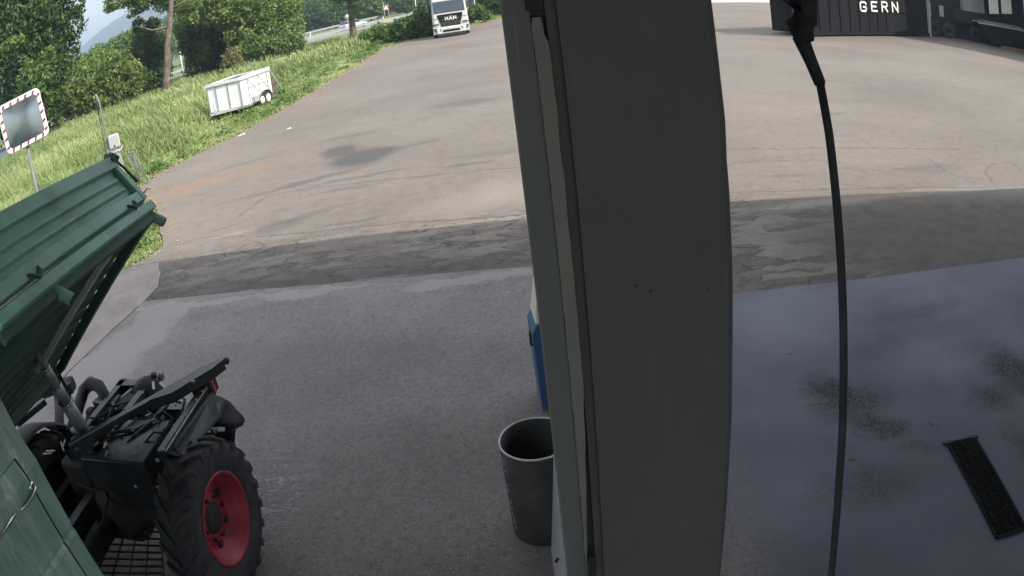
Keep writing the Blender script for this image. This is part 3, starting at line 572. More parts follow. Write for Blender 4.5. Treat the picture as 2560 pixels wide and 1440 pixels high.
# dry litter along the asphalt edge and pebbles on the concrete
def pebbles(name, pts, sizes, mat, label, cat):
    V, F = [], []; base = [(1, 0, 0), (-.5, .87, 0), (-.5, -.87, 0), (0, 0, .8), (0, 0, -.6)]; fs = [(0, 1, 3), (1, 2, 3), (2, 0, 3), (1, 0, 4), (2, 1, 4), (0, 2, 4)]
    for (x, y, z), s in zip(pts, sizes):
        a = random.uniform(0, 6.28); ca, sa = math.cos(a), math.sin(a); k = len(V)
        for q in base:
            j = random.uniform(.7, 1.2); V.append((x + (q[0] * ca - q[1] * sa) * s * j, y + (q[0] * sa + q[1] * ca) * s * j, z + q[2] * s * j * .6 + s * .3))
        F += [(k + i, k + j, k + l) for i, j, l in fs]
    tag(fast_mesh(name, np.array(V), np.array(F), mat), label, cat, kind='stuff')
pp, ss = [], []
for _ in range(900):
    x = random.uniform(-3.2, .6); y = random.uniform(1.6, 7.2)
    if random.random() < .25 + .75 * (y < 4): pp.append((x, y, .028)); ss.append(random.choice([.003, .004, .005, .007]) * random.uniform(.7, 1.3) * (1 + .06 * y))
for _ in range(60): pp.append((random.uniform(-5.4, -3), random.uniform(5, 8), .03)); ss.append(random.uniform(.006, .012))
for _ in range(240):
    g = random.choice([G(2130, 1000), G(2190, 1060), G(2520, 930)]); pp.append((random.gauss(g.x, .14), random.gauss(g.y, .1), .028)); ss.append(random.uniform(.002, .004))
for _ in range(90): pp.append((random.uniform(-5, 8), random.uniform(7.9, 13), .0)); ss.append(random.uniform(.006, .014))
pebbles('gravel', pp, ss, M['rock'], 'scattered pale grit and pebbles on the concrete slab', 'gravel')
pp, ss = [], []
for p in vw:
    if 9 < p.y < 66 and p.x < 24:
        for _ in range(14): pp.append((p.x + random.gauss(-.02, .16 + p.y * .006), p.y + random.gauss(0, .25), -.0)); ss.append(random.uniform(.008, .03) * (1 + p.y * .02))
M['litter'] = paint('dry_litter', (.42, .30, .17), .9, 0, (.2, .14, .08), .5, 20, .1)
pebbles('leaf_litter', pp, ss, M['litter'], 'dry brown litter along the edge of the asphalt', 'litter')

# ------------------------------------------------------------------ canopy, pillar, hall
cr = empty('canopy', (6, 2, 0), label='flat sheet canopy roof over the concrete slab, carried by the pillar', cat='canopy')
m = MB(); m.hexa([(-8.9, -12, 4.4), (24, -12, 4.4), (24, .85, 4.4), (-8.9, 4.32, 4.4), (-8.9, -12, 4.75), (24, -12, 4.75), (24, .85, 4.75), (-8.9, 4.32, 4.75)])
m.build('roof', M['roof'], cr)
m = MB()
for y in (-9, -6, -3, -.3): m.box((7.6, y, 4.27), (32, .16, .24))
m.build('beam', M['galv'], cr)

pr = empty('pillar', (.2, 1.1, 0), label='broad grey painted steel pillar crossing the whole view', cat='pillar'); po = Vector((.2, 1.1, 0))
def pz(poly_bottom, z0, poly_top, z1):
    m = MB(); n = len(poly_bottom)
    vs = [Vector((x, y, z0)) - po for x, y in poly_bottom] + [Vector((x, y, z1)) - po for x, y in poly_top]
    return m.add(vs, [list(range(n))[::-1], [n + i for i in range(n)]] + [(i, (i + 1) % n, n + (i + 1) % n, n + i) for i in range(n)])
def xr(z): return .3445 + (3.01 - z) * .0275
rr_ = .012
def body(z):
    R_ = xr(z); return [(.112, 1.004), (R_ - rr_, 1.0), (R_ - rr_ * .3, 1.0 + rr_ * .3), (R_, 1.0 + rr_), (R_ + .012, 1.26), (.13, 1.26), (.112, 1.24)]
zs = [0] + [1.5 + .06 * i for i in range(29)] + [4.4]
m = MB(); n = 7; vs = []
for z in zs:
    j = .0018 * mnoise.noise(Vector((z * 9, 0, 5))) + .0016 * mnoise.noise(Vector((z * 31, 0, 5)))
    vs += [Vector((x + (j if i in (1, 2, 3) else 0), y, z)) - po for i, (x, y) in enumerate(body(z))]
fs = [(k * n + i, k * n + (i + 1) % n, (k + 1) * n + (i + 1) % n, (k + 1) * n + i) for k in range(len(zs) - 1) for i in range(n)]
m.add(vs, fs); m.build('post', M['pillar'], pr)
fl = [(.0345, 1.0), (.0375, .998), (.0735, 1.0), (.0735, 1.03), (.10, 1.03), (.10, 1.045), (.0345 + .012, 1.20), (.0345 + .010, 1.20)]
pz(fl, 0, fl, 4.4).build('flange', M['pillar_flange'], pr)
fl2 = [(.0955, 1.006), (.1115, 1.010), (.1115, 1.05), (.0955, 1.05)]
pz(fl2, 0, fl2, 4.4).build('recess', M['pillar'], pr)
# old sealant strip with a chipped edge
zz = [1.90 + .0125 * i for i in range(90)]; zz = [z for z in zz if z < 3.006]; vs, fs = [], []
for i, z in enumerate(zz):
    lo = .0742 + .0014 * mnoise.noise(Vector((z * 22, 1, 0))) + .0008 * mnoise.noise(Vector((z * 70, 1, 0))); hi = (.0945 if z > 2.4 else .0765 + (.018 * max(0, (z - 1.95)) / .45)) + .0016 * mnoise.noise(Vector((z * 18, 7, 0)))
    if z > 2.97: hi = .0895
    if z > 2.994: lo += .002; hi -= .002
    vs += [Vector((lo, .9965, z)) - po, Vector((hi, .9965, z)) - po, Vector((hi, 1.03, z)) - po, Vector((lo, 1.03, z)) - po]
for i in range(len(zz) - 1):
    a, b = i * 4, i * 4 + 4; fs += [(a, a + 1, b + 1, b), (a + 1, a + 2, b + 2, b + 1), (a + 3, a, b, b + 3)]
fs += [(0, 3, 2, 1), (len(zz) * 4 - 4, len(zz) * 4 - 3, len(zz) * 4 - 2, len(zz) * 4 - 1)]
MB().add(vs, fs).build('sealant_strip', M['pillar_strip'], pr)
MB().box(Vector((.081, 1.01, 3.035)) - po, (.024, .03, .05)).build('bracket', M['black_dull'], pr)
MB().box(Vector((.0875, .992, 1.975)) - po, (.010, .012, .055)).box(Vector((.083, .99, 1.965)) - po, (.003, .006, .05)).build('clip', M['black_dull'], pr)

# hall on the right whose shade falls on the yard
hr = empty('hall', (34, 30, 0), label='tall grey industrial hall with white translucent wall panels at the right edge', cat='building'); ho = Vector((34, 30, 0))
A = Vector((30.3, 28.6, 0)); B = Vector((36.5, 17.2, 0)); dd = (B - A).normalized(); nn = Vector((-dd.y, dd.x, 0)) * -1
if nn.x < 0: nn = -nn
m = MB(); m.prism([A - ho, B + dd * 14 - ho, B + dd * 14 + nn * 16 - ho, A + nn * 16 - ho], (0, 0, 6.8)); m.build('wall', M['hall'], hr)
m = MB()
for i in range(7): m.box(A + dd * (i * 3.2) - nn * .12 - ho + Vector((0, 0, 3.4)), (.34, .34, 6.8), Matrix.Rotation(math.atan2(dd.y, dd.x), 3, 'Z'))
m.build('column', M['galv'], hr)
m = MB(); m.prism([A - nn * .5 - ho + Vector((0, 0, 6.8)), B + dd * 14.3 - nn * .5 - ho + Vector((0, 0, 6.8)), B + dd * 14.3 + nn * 16.3 - ho + Vector((0, 0, 6.8)), A - dd * .4 + nn * 16.3 - ho + Vector((0, 0, 6.8))], (0, 0, .3)); m.build('roof', M['roof'], hr)
# low kerb wall far behind on the right
a, b = G(1700, 8), G(1965, 7); m = MB(); m.beam(a + Vector((0, 0, .22)), b + Vector((6, .4, .22)), .4, .5); m.build('low_wall', M['cream'], label='low pale yellow kerb wall at the far end of the yard, right of the pillar', cat='wall')

# ------------------------------------------------------------------ black container with lettering
cA = G(2012, 93); cB = G(2324, 92.5); cd = (cB - cA); cL = cd.length; cd.normalize(); cn = Vector((cd.y, -cd.x, 0)); co_ = cA.copy()
cr_ = empty('skip_container', co_, math.atan2(cd.y, cd.x), label='long black steel roll-off container with white stencilled letters', cat='container')
cr_['label'] = 'long black roll-off container with the white letters GERN'
Hc = 3.1; m = MB()
m.box((cL / 2, 1.25, Hc / 2 + .09), (cL - .02, 2.4, Hc - .1))
m.build('body', M['skip_black'], cr_)
for i in range(9): MB().box((cL * (i + .5) / 14, .03, Hc / 2 + .12), (.07, .07, Hc - .3)).build('rib', M['skip_black'], cr_)
MB().box((cL / 2, 0, .16), (cL, .16, .16)).box((cL / 2, 0, Hc + .02), (cL + .05, .2, .16)).build('rail', M['skip_black'], cr_)
MB().box((cL + .02, -.02, Hc / 2), (.14, .2, Hc)).build('corner_post', M['grey_plastic'], cr_)
for dz, s_ in ((.25, .16),):
    MB().lathe([(s_, -.12), (s_, .12), (s_ * .4, .13)], (-.1, .2, dz), 'y', 16).build('roller', M['galv'], cr_)
MB().beam((-.08, .05, .4), (-.55, .1, 3.0), .18, .25).beam((-.5, .05, 1.3), (-.9, .05, 2.6), .12, .2).build('front_frame', M['dull_galv'], cr_)
# stencilled capital letters, strokes in a 0..1 x 0..1.5 cell
GL = {'G': [[(1, 1.25), (.8, 1.5), (.2, 1.5), (0, 1.25), (0, .25), (.2, 0), (.8, 0), (1, .25), (1, .7), (.55, .7)]],
      'E': [[(1, 1.5), (0, 1.5), (0, 0), (1, 0)], [(0, .76), (.8, .76)]],
      'R': [[(0, 0), (0, 1.5), (.75, 1.5), (1, 1.3), (1, .95), (.75, .75), (0, .75)], [(.5, .75), (1, 0)]],
      'N': [[(0, 0), (0, 1.5), (1, 0), (1, 1.5)]],
      'M': [[(0, 0), (0, 1.5), (.5, .6), (1, 1.5), (1, 0)]], 'A': [[(0, 0), (.5, 1.5), (1, 0)], [(.22, .5), (.78, .5)]]}
def strokes(mb, ch, org, ux, uz, size, w, depth, nrm, gap=None):
    for pl in GL[ch]:
        for a, b in zip(pl, pl[1:]):
            pa = org + ux * (a[0] * size) + uz * (a[1] * size); pb = org + ux * (b[0] * size) + uz * (b[1] * size); e = (pb - pa).normalized() * w * .5
            mb.beam(pa - e * .9, pb + e * .9, w, depth, up=nrm)
def word_at(pix, ch, root, Y=-.065):       # place a letter by its pixel box on the container's side
    (x0, y0, x1, y1) = pix; o3 = []
    for (x, y) in ((x0, y1), (x1, y1), (x0, y0)):
        d = D(x, y); n_ = cn; t = ((co_ + cn * .065 - Vector((0, 0, H))).dot(n_)) / d.dot(n_); o3.append(Vector((0, 0, H)) + d * t)
    inv = (Matrix.Translation(co_) @ Matrix.Rotation(math.atan2(cd.y, cd.x), 4, 'Z')).inverted(); o3 = [inv @ p for p in o3]
    wdt = (o3[1].x - o3[0].x); hgt = (o3[2].z - o3[0].z); ux = Vector((1, 0, 0)); uz = Vector((0, 0, 1)); m = MB()
    for pl in GL[ch]:
        for a, b in zip(pl, pl[1:]):
            f = lambda q: Vector((o3[0].x + .09 * 0 + q[0] * wdt, -.065, o3[0].z + q[1] / 1.5 * hgt))
            pa, pb = f(a), f(b); e = (pb - pa).normalized() * .05; m.beam(pa - e, pb + e, .105, .012, up=(0, -1, 0))
    m.build('letter', M['letter'], root)
MB().box((cL * .64, -.012, 2.2), (4.6, .09, 1.5)).build('name_plate', M['skip_black'], cr_)
for ch, pix in (('G', (2152, 5, 2166, 27)), ('E', (2180, 5, 2193, 27)), ('R', (2206, 5, 2219, 28)), ('N', (2232, 6, 2245, 29))): word_at(pix, ch, cr_)

# parked machine chassis, skip and planks in the shade right of the container
base = G(2400, 96); rz = rad(-24); mr = empty('trailer_chassis', base, rz, label='dark tandem axle trailer chassis with white brackets parked right of the black container', cat='trailer')
m = MB(); m.box((0, 0, 1.05), (7.2, .9, .28)).box((-2.9, 0, 1.5), (1.2, 2.2, .7)).box((.8, 0, 1.55), (2.6, 2.1, .8)).box((2.8, 0, 1.3), (1.3, 2.3, .14)); m.build('frame', M['black_dull'], mr)
for x in (-2.2, -1.15, .9, 1.9):
    for y in (-1.05, 1.05):
        w = MB().lathe([(.2, -.14), (.46, -.15), (.5, -.1), (.5, .1), (.46, .15), (.2, .14)], (x, y, .5), 'y', 24).build('wheel', M['rubber'], mr)
for c_, s_ in (((-3.1, -1.2, 1.7), (.3, .1, .9)), ((-2.5, -1.2, 1.7), (.22, .1, .8)), ((-2.8, -1.2, 2.1), (.8, .1, .3)), ((-1.6, -1.15, 1.7), (.3, .1, .7))): MB().box(c_, s_).build('bracket', M['grey_plastic'], mr)
sb = empty('open_shed', (34, 42, 0), 0, label='dark open-fronted shed with pale wall panels behind the parked trailer chassis', cat='building'); so = Vector((34, 42, 0))
wa, wb_ = at(2322, 60, 46), at(2700, 60, 50); wa.z = wb_.z = 0; wd_ = (wb_ - wa).normalized(); wn_ = Vector((-wd_.y, wd_.x, 0))
MB().prism([wa - so, wb_ - so, wb_ + wn_ * .3 - so, wa + wn_ * .3 - so], (0, 0, 5.2)).build('wall', M['black_dull'], sb)  # black wall colour stands in for the building's dark interior
MB().prism([wa - wn_ * 5 - so + Vector((0, 0, 5.2)), wb_ - wn_ * 5 - so + Vector((0, 0, 5.2)), wb_ + wn_ - so + Vector((0, 0, 5.2)), wa + wn_ - so + Vector((0, 0, 5.2))], (0, 0, .25)).build('roof', M['roof'], sb)
for (x0_, x1_) in ((2474, 2497), (2505, 2530)):
    q0_, q1_ = at(x0_, 34, 44.0), at(x1_, 35, 44.2); MB().prism([q0_ - so, q1_ - so, q1_ - so + Vector((0, 0, 2.2)), q0_ - so + Vector((0, 0, 2.2))], wn_ * .05).build('wall_panel', M['cream'], sb)
for x_ in (2543,):
    q_ = G(x_, 112); MB().box(Vector((q_.x, q_.y, 2.6)) - so, (.45, .35, 5.2)).build('column', M['dull_galv'], sb)
MB().box((1.0, -.3, 2.5), (1.6, 1.2, 1.3)).box((1.1, -.95, 2.6), (.5, .1, .8)).build('machine_housing', M['grey_plastic'], mr)
base = G(2505, 118); sk = empty('skip', base, rad(-30), label='open dark steel skip with sloping ends at the right edge, beside the hall', cat='skip')
m = MB(); m.hexa([(-1.0, -.8, .15), (1.2, -.8, .15), (1.2, .8, .15), (-1.0, .8, .15), (-1.9, -.95, 1.35), (1.9, -.95, 1.35), (1.9, .95, 1.35), (-1.9, .95, 1.35)]); m.build('body', M['skip_black'], sk)
MB().beam((-1.95, -.97, 1.38), (1.95, -.97, 1.38), .1, .1).beam((-1.95, .97, 1.38), (1.95, .97, 1.38), .1, .1).build('rim', M['grey_plastic'], sk)
tr_ = empty('steel_tray', at(2500, 50, 41) * 1.0, rad(-25), label='flat grey steel sheet lying on the open skip at the right edge', cat='sheet'); tr_.location.z = 1.5 + .02
tr_.location = (base.x + .1, base.y + .2, 1.47); MB().box((0, 0, .03), (3.0, 1.7, .05)).build('sheet', M['grey_plastic'], tr_)
base = G(2545, 128)
for k in range(3):
    MB().box((0, 0, 0), (2.6, .16, .05)).build('plank', M['rust'], label=['weathered reddish plank lying lowest on the yard at the right edge', 'weathered reddish plank in the middle of the small pile at the right edge', 'weathered reddish plank on top of the small pile at the right edge'][k], cat='plank', group='planks lying by the skip')
    o = sc.collection.objects['plank' if k == 0 else 'plank.%03d' % k]; o.location = (base.x + .05 * k, base.y + .09 * k, .03 + .052 * k); o.rotation_euler = (0, 0, rad(-24 + 4 * k))

# ------------------------------------------------------------------ hose hanging beside the pillar
def Yp(x, y, Y): d = D(x, y); t = Y / d.y; return Vector((d.x * t, Y, H + d.z * t))
hp = [(1958, -60), (1972, 20), (2000, 90), (2026, 150), (2050, 208), (2072, 330), (2086, 450), (2096, 560), (2104, 690), (2108, 800), (2109, 900), (2108, 1000), (2105, 1100), (2098, 1200), (2089, 1320), (2078, 1440)]
P3 = [Yp(x, y, 1.1 - .26 * max(0, i - 4) / 11) for i, (x, y) in enumerate(hp)]; hb = P3[0].copy()
hz = empty('hanging_hose', (P3[-1].x, 1.1, 0), label='black rubber hose hanging from a dark holder right of the pillar', cat='hose'); hq = Vector(hz.location)
low = [P3[-1] + Vector((.03, 0, -.35)), P3[-1] + Vector((.05, .02, -.8)), P3[-1] + Vector((.09, .05, -1.25)), Vector((P3[-1].x + .2, 1.25, .06)), Vector((P3[-1].x + .55, 1.2, .045)), Vector((P3[-1].x + .9, .9, .045))]
MB().tube([p - hq for p in P3[4:] + low], .0082, 12).build('hose', M['rubber'], hz)
MB().tube([p - hq for p in P3[2:5]] + [P3[4].lerp(P3[5], .03) - hq], [.0155, .0125, .0115, .0112], 14).build('sleeve', M['black_dull'], hz)
q0, q1, q2 = Yp(1990, -140, 1.1), Yp(1996, -20, 1.1), Yp(2007, 95, 1.1)
m = MB(); m.tube([q0 - hq, Yp(1985, 0, 1.1) - hq, Yp(1998, 50, 1.1) - hq, Yp(2008, 84, 1.1) - hq, Yp(2014, 104, 1.1) - hq], [.03, .029, .026, .021, .017], 14)
m.build('coupling', M['black_dull'], hz)
m = MB(); m.beam(Yp(2012, -120, 1.1) - hq, Yp(2016, 62, 1.1) - hq, .03, .028, up=(0, 1, 0))
for (x, y) in ((2026, 44), (2026, 62)): m.ball(Yp(x, y, 1.1) - hq, .0085)
m.build('holder', M['black_dull'], hz)
MB().beam(Vector((.52, 1.1, 3.1)) - hq, Vector((.52, 1.1, 4.42)) - hq, .05, .05).beam(Vector((.545, 1.1, 3.06)) - hq, Vector((.545, 1.1, 4.42)) - hq, .03, .03).build('hanger', M['black_dull'], hz)

# ------------------------------------------------------------------ drain grate
gp = [G(2365, 1113, .028), G(2441, 1098, .028), G(2560, 1325, .028), G(2490, 1340, .028)]
gc = sum(gp, Vector()) / 4; e1 = ((gp[3] - gp[0]) + (gp[2] - gp[1])) / 2; gl = e1.length; e1.normalize(); gw = ((gp[1] - gp[0]).length + (gp[2] - gp[3]).length) / 2 * .98
gl += .02
gr = empty('drain_grate', (gc.x, gc.y, 0), math.atan2(e1.y, e1.x), label='long black channel drain grate in the concrete at lower right', cat='drain grate')
m = MB(); m.box((0, 0, .026), (gl, gw, .012)); m.build('pit', M['black_dull'], gr)
m = MB(); m.box((0, gw / 2, .034), (gl, .02, .018)).box((0, -gw / 2, .034), (gl, .02, .018)).box((gl / 2, 0, .034), (.02, gw, .018)).box((-gl / 2, 0, .034), (.02, gw, .018)); m.build('frame', M['skip_black'], gr)
m = MB()
for i in range(int(gl / .026)): m.box((-gl / 2 + .02 + i * .026, 0, .036), (.011, gw - .02, .010))
for k in (-.3, 0, .3): m.box((0, k * gw, .037), (gl - .02, .008, .010))
m.build('grid', M['skip_black'], gr)
for s_ in (-1, 1): MB().box((-gl / 2 - .01, s_ * gw / 2, .034), (.03, .07, .02)).build('corner', M['black_dull'], gr)

# ------------------------------------------------------------------ bin, blue post, white cabinet
bc = G(1335, 1340, .028); bx, by = .018, 3.19
bn = empty('waste_bin', (bx, by, .028), label='tall open black waste bin with a silver rim standing left of the pillar', cat='bin')
Rb, Rt, Hb = .196, .200, .67
MB().lathe([(.001, 0), (Rb, 0), (Rb + .002, .02), (Rt, Hb), (Rt - .006, Hb), (Rb - .006, .03), (.001, .03)], n=48).build('body', M['bin'], bn)
MB().lathe([(Rt - .007, Hb - .002), (Rt + .003, Hb - .004), (Rt + .004, Hb + .003), (Rt - .006, Hb + .005), (Rt - .007, Hb - .002)], n=48).build('rim', M['galv'], bn)
rng = random.Random(3)
for i in range(15):                      # torn remains of a pale sticker running down the left side
    z = .60 - .52 * (i / 14) + rng.uniform(-.008, .008); a0 = rad(203 + rng.uniform(-3, 3)); rz_ = Rb + (Rt - Rb) * z / Hb + .0015; da = rng.uniform(.015, .05); dz = rng.uniform(.004, .016) * (1.6 if i > 9 else 1)
    if i in (3, 4, 7): continue
    MB().add([(rz_ * math.cos(a0 - da), rz_ * math.sin(a0 - da), z - dz), (rz_ * math.cos(a0 + da), rz_ * math.sin(a0 + da), z - dz * .6), (rz_ * math.cos(a0 + da * .7), rz_ * math.sin(a0 + da * .7), z + dz), (rz_ * math.cos(a0 - da), rz_ * math.sin(a0 - da), z + dz * .7)], [(0, 1, 2, 3)]).build('sticker', M['grey_plastic'], bn)
bb = Vector((.255, 4.55, .028)); bl_ = empty('service_post', bb, rad(3), label='blue service column with a slanted cream top behind the left side of the pillar', cat='post')
m = MB(); m.prism([(-.155, -.11, 0), (.2, -.11, 0), (.2, -.11, .71), (-.13, -.11, .71), (-.165, -.11, .65)], (0, .3, 0)); m.build('body', M['blue_paint'], bl_, bevel=.008)
m = MB(); m.hexa([(-.135, -.1, .712), (.2, -.1, .712), (.2, .18, .712), (-.135, .18, .712), (-.09, -.02, .96), (.2, -.02, .96), (.2, .17, .96), (-.09, .17, .96)]); m.build('top', M['cream'], bl_, bevel=.01)
MB().box((-.17, .02, .55), (.016, .05, .10)).build('latch', M['black_dull'], bl_)
MB().box((.03, .04, .0), (.37, .33, .012)).build('foot_plate', M['dull_galv'], bl_)
wb = Vector((.19, 2.74, .028)); wc_ = empty('white_cabinet', wb, 0, label='low white cabinet with a bluish edge beside the black bin, mostly behind the pillar', cat='cabinet')
m = MB(); m.hexa([(-.165, -.16, 0), (.2, -.16, 0), (.2, .2, 0), (-.165, .2, 0), (-.085, -.1, .80), (.2, -.1, .80), (.2, .2, .80), (-.085, .2, .80)]); m.build('body', M['grey_plastic'], wc_, bevel=.006)
MB().box((-.145, -.164, .30), (.016, .006, .03), Matrix.Rotation(.5, 3, 'Y')).build('catch', M['black_dull'], wc_)

# ------------------------------------------------------------------ traffic mirror
def frame_at(pc, dist):        # local axes of a sign facing the camera at that bearing
    c = at(pc[0], pc[1], dist); f = Vector((-c.x, -c.y, 0)).normalized(); r = Vector((-f.y, f.x, 0)); return c, f, r
mc, mf, mr_ = frame_at((57, 303), 11)
mm = empty('traffic_mirror', (mc.x, mc.y, 0), math.atan2(mf.y, mf.x) + rad(90) + rad(2), label='rectangular traffic mirror with red and white striped frame on a grey post', cat='traffic mirror')
tl = rad(4.5)
def rrect(w, h, r, n=6):
    o = []
    for cx, cy, a0 in ((w - r, h - r, 0), (-w + r, h - r, 90), (-w + r, -h + r, 180), (w - r, -h + r, 270)):
        for i in range(n + 1): a = rad(a0 + 90 * i / n); o.append((cx + r * math.cos(a), cy + r * math.sin(a)))
    return o
W2, H2 = .405, .395; Rt_ = Matrix.Rotation(-tl, 3, 'Y')
def loc(x, z, y): q = Rt_ @ Vector((x, y, z)); return q + Vector((0, 0, mc.z))
outer = rrect(W2, H2, .09); inner = rrect(W2 - .075, H2 - .075, .07); n = len(outer); m = MB()
vs = [loc(x, z, -.02) for x, z in outer] + [loc(x, z, -.045) for x, z in [(a * .97, b * .97) for a, b in outer]] + [loc(x, z, -.035) for x, z in inner] + [loc(x, z, .05) for x, z in outer] 
fs = []
for i in range(n):
    j = (i + 1) % n; fs += [(i, j, n + j, n + i), (n + i, n + j, 2 * n + j, 2 * n + i), (3 * n + i, 3 * n + j, j, i)]
fs.append([3 * n + i for i in range(n)][::-1]); m.add(vs, fs); m.build('frame', M['white_paint'], mm)
m = MB(); K = 12; dome = []      # slightly bulged mirror face
for k in range(K + 1):
    t = k / K; dome.append([loc(x * t, z * t, -.036 - .018 * (1 - ((x * t) ** 2 + (z * t) ** 2) / (W2 ** 2 + H2 ** 2))) for x, z in rrect(W2 - .075, H2 - .075, .07)])
vs = [p for ringp in dome for p in ringp]; fs = [(k * n + i, k * n + (i + 1) % n, (k + 1) * n + (i + 1) % n, (k + 1) * n + i) for k in range(K) for i in range(n)]
m.add(vs, [f[::-1] for f in fs], True); m.build('mirror_face', M['mirror'], mm)
def stripe(cx, cz, along):       # slanted red block on the frame band
    w = .020; b = .028
    if along == 'x': q = [(cx - w - .012, cz - b), (cx + w - .012, cz - b), (cx + w + .012, cz + b), (cx - w + .012, cz + b)]
    else: q = [(cx - b, cz - w - .012), (cx + b, cz - w + .012), (cx + b, cz + w + .012), (cx - b, cz + w - .012)]
    v = [loc(x, z, -.0485) for x, z in q] + [loc(x, z, -.038) for x, z in q]
    MB().add(v, [(0, 1, 2, 3), (0, 4, 5, 1), (1, 5, 6, 2), (2, 6, 7, 3), (3, 7, 4, 0)]).build('red_stripe', M['red_refl'], mm)
for i in range(5):
    t = -.28 + .14 * i; stripe(t, H2 - .045, 'x'); stripe(t, -H2 + .045, 'x'); stripe(W2 - .045, t, 'z'); stripe(-W2 + .045, t, 'z')
MB().tube([(.0, .06, 0), (.0, .06, mc.z - .05)], .032, 14).build('post', M['dull_galv'], mm)
for s_ in (-.12, .12): MB().box((0, .07, mc.z + s_), (.16, .07, .05)).build('clamp', M['galv'], mm)

# ------------------------------------------------------------------ raised barrier with its drive box and mesh wing
q = lambda x, y: at(x, y, 18.5)
b0 = q(270, 392); bo = Vector((b0.x, b0.y, 0)); br = empty('barrier', bo, 0, label='raised twin-pole barrier with a grey drive box and a mesh wing at the verge', cat='barrier')
m = MB(); fz = Vector((-b0.x, -b0.y, 0)).normalized(); sz = Vector((-fz.y, fz.x, 0)); 
top_ = q(240, 236) - bo; m.tube([Vector((0, 0, .25)) - sz * .02, Vector((0, 0, 1.0)) - sz * .02, top_ - Vector((0, 0, .06)) - sz * .02, top_ - sz * .0], .030, 10)
m.tube([Vector((0, 0, .25)) + sz * .07, Vector((0, 0, 1.0)) + sz * .07, q(246, 262) - bo + sz * .04, top_], .026, 10); m.build('pole', M['dull_galv'], br)
bxc = q(284, 353) - bo; m = MB(); rb = Matrix.Rotation(math.atan2(sz.y, sz.x), 3, 'Z'); m.box(bxc, (.30, .26, .36), rb); m.build('drive_box', M['grey_plastic'], br, bevel=.03)
MB().box(bxc + sz * .16 + fz * .02, (.02, .2, .3), rb).build('side_cover', M['cream'], br)
MB().box(bxc - fz * -.132 + Vector((0, 0, -.12)), (.05, .01, .05), rb).build('lock', M['black_dull'], br)
m = MB(); m.tube([q(268, 376) - bo, q(285, 380) - bo + fz * .15, q(303, 372) - bo + fz * .1, q(306, 362) - bo], .018, 8); m.beam(Vector((0, 0, 0)), Vector((0, 0, .95)), .08, .08); m.beam(bxc + Vector((0, 0, -.2)), Vector((bxc.x, bxc.y, 0)), .22, .2); m.build('support', M['galv'], br)
f4 = [q(318, 386) - bo, q(334, 378) - bo, q(372, 458) - bo, q(349, 462) - bo]; f4 = [Vector((p.x, p.y, max(p.z, .02))) for p in f4]
m = MB()
for a, b in ((0, 1), (1, 2), (2, 3), (3, 0)): m.tube([f4[a], f4[b]], .016, 8)
m.tube([f4[1], f4[3]], .012, 8)
m.build('wing_frame', M['dull_galv'], br)
m = MB()
for i in range(1, 16):
    t = i / 16; m.tube([f4[0].lerp(f4[3], t), f4[1].lerp(f4[2], t)], .005, 4)
for i in range(1, 5):
    t = i / 5; m.tube([f4[0].lerp(f4[1], t), f4[3].lerp(f4[2], t)], .005, 4)
m.build('wire_mesh', M['dull_galv'], br)

# ------------------------------------------------------------------ green tipper truck (local x: towards the camera side, local y: towards the tail)
TO = Vector((-1.82, 2.91, 0)); TH = rad(-6); TM = (Matrix.Translation(TO) @ Matrix.Rotation(TH, 4, 'Z')); TI = TM.inverted(); CO = TI @ Vector((0, 0, H))
def LD(x, y): return (TI.to_3x3() @ D(x, y))
def Lz(x, y, z): d = LD(x, y); t = (z - CO.z) / d.z; return CO + d * t
def Lx(x, y, b): d = LD(x, y); t = (b - CO.x) / d.x; return CO + d * t
def Ly(x, y, a): d = LD(x, y); t = (a - CO.y) / d.y; return CO + d * t
tk = empty('tipper_truck', TO, TH, label='small old green tipper truck with raised bed, open black chassis and red rear wheel', cat='truck')
K = M['black']; KD = M['black_dull']
def part(m, name, mat, parent=tk, **k): return m.build(name, mat, parent, **k)
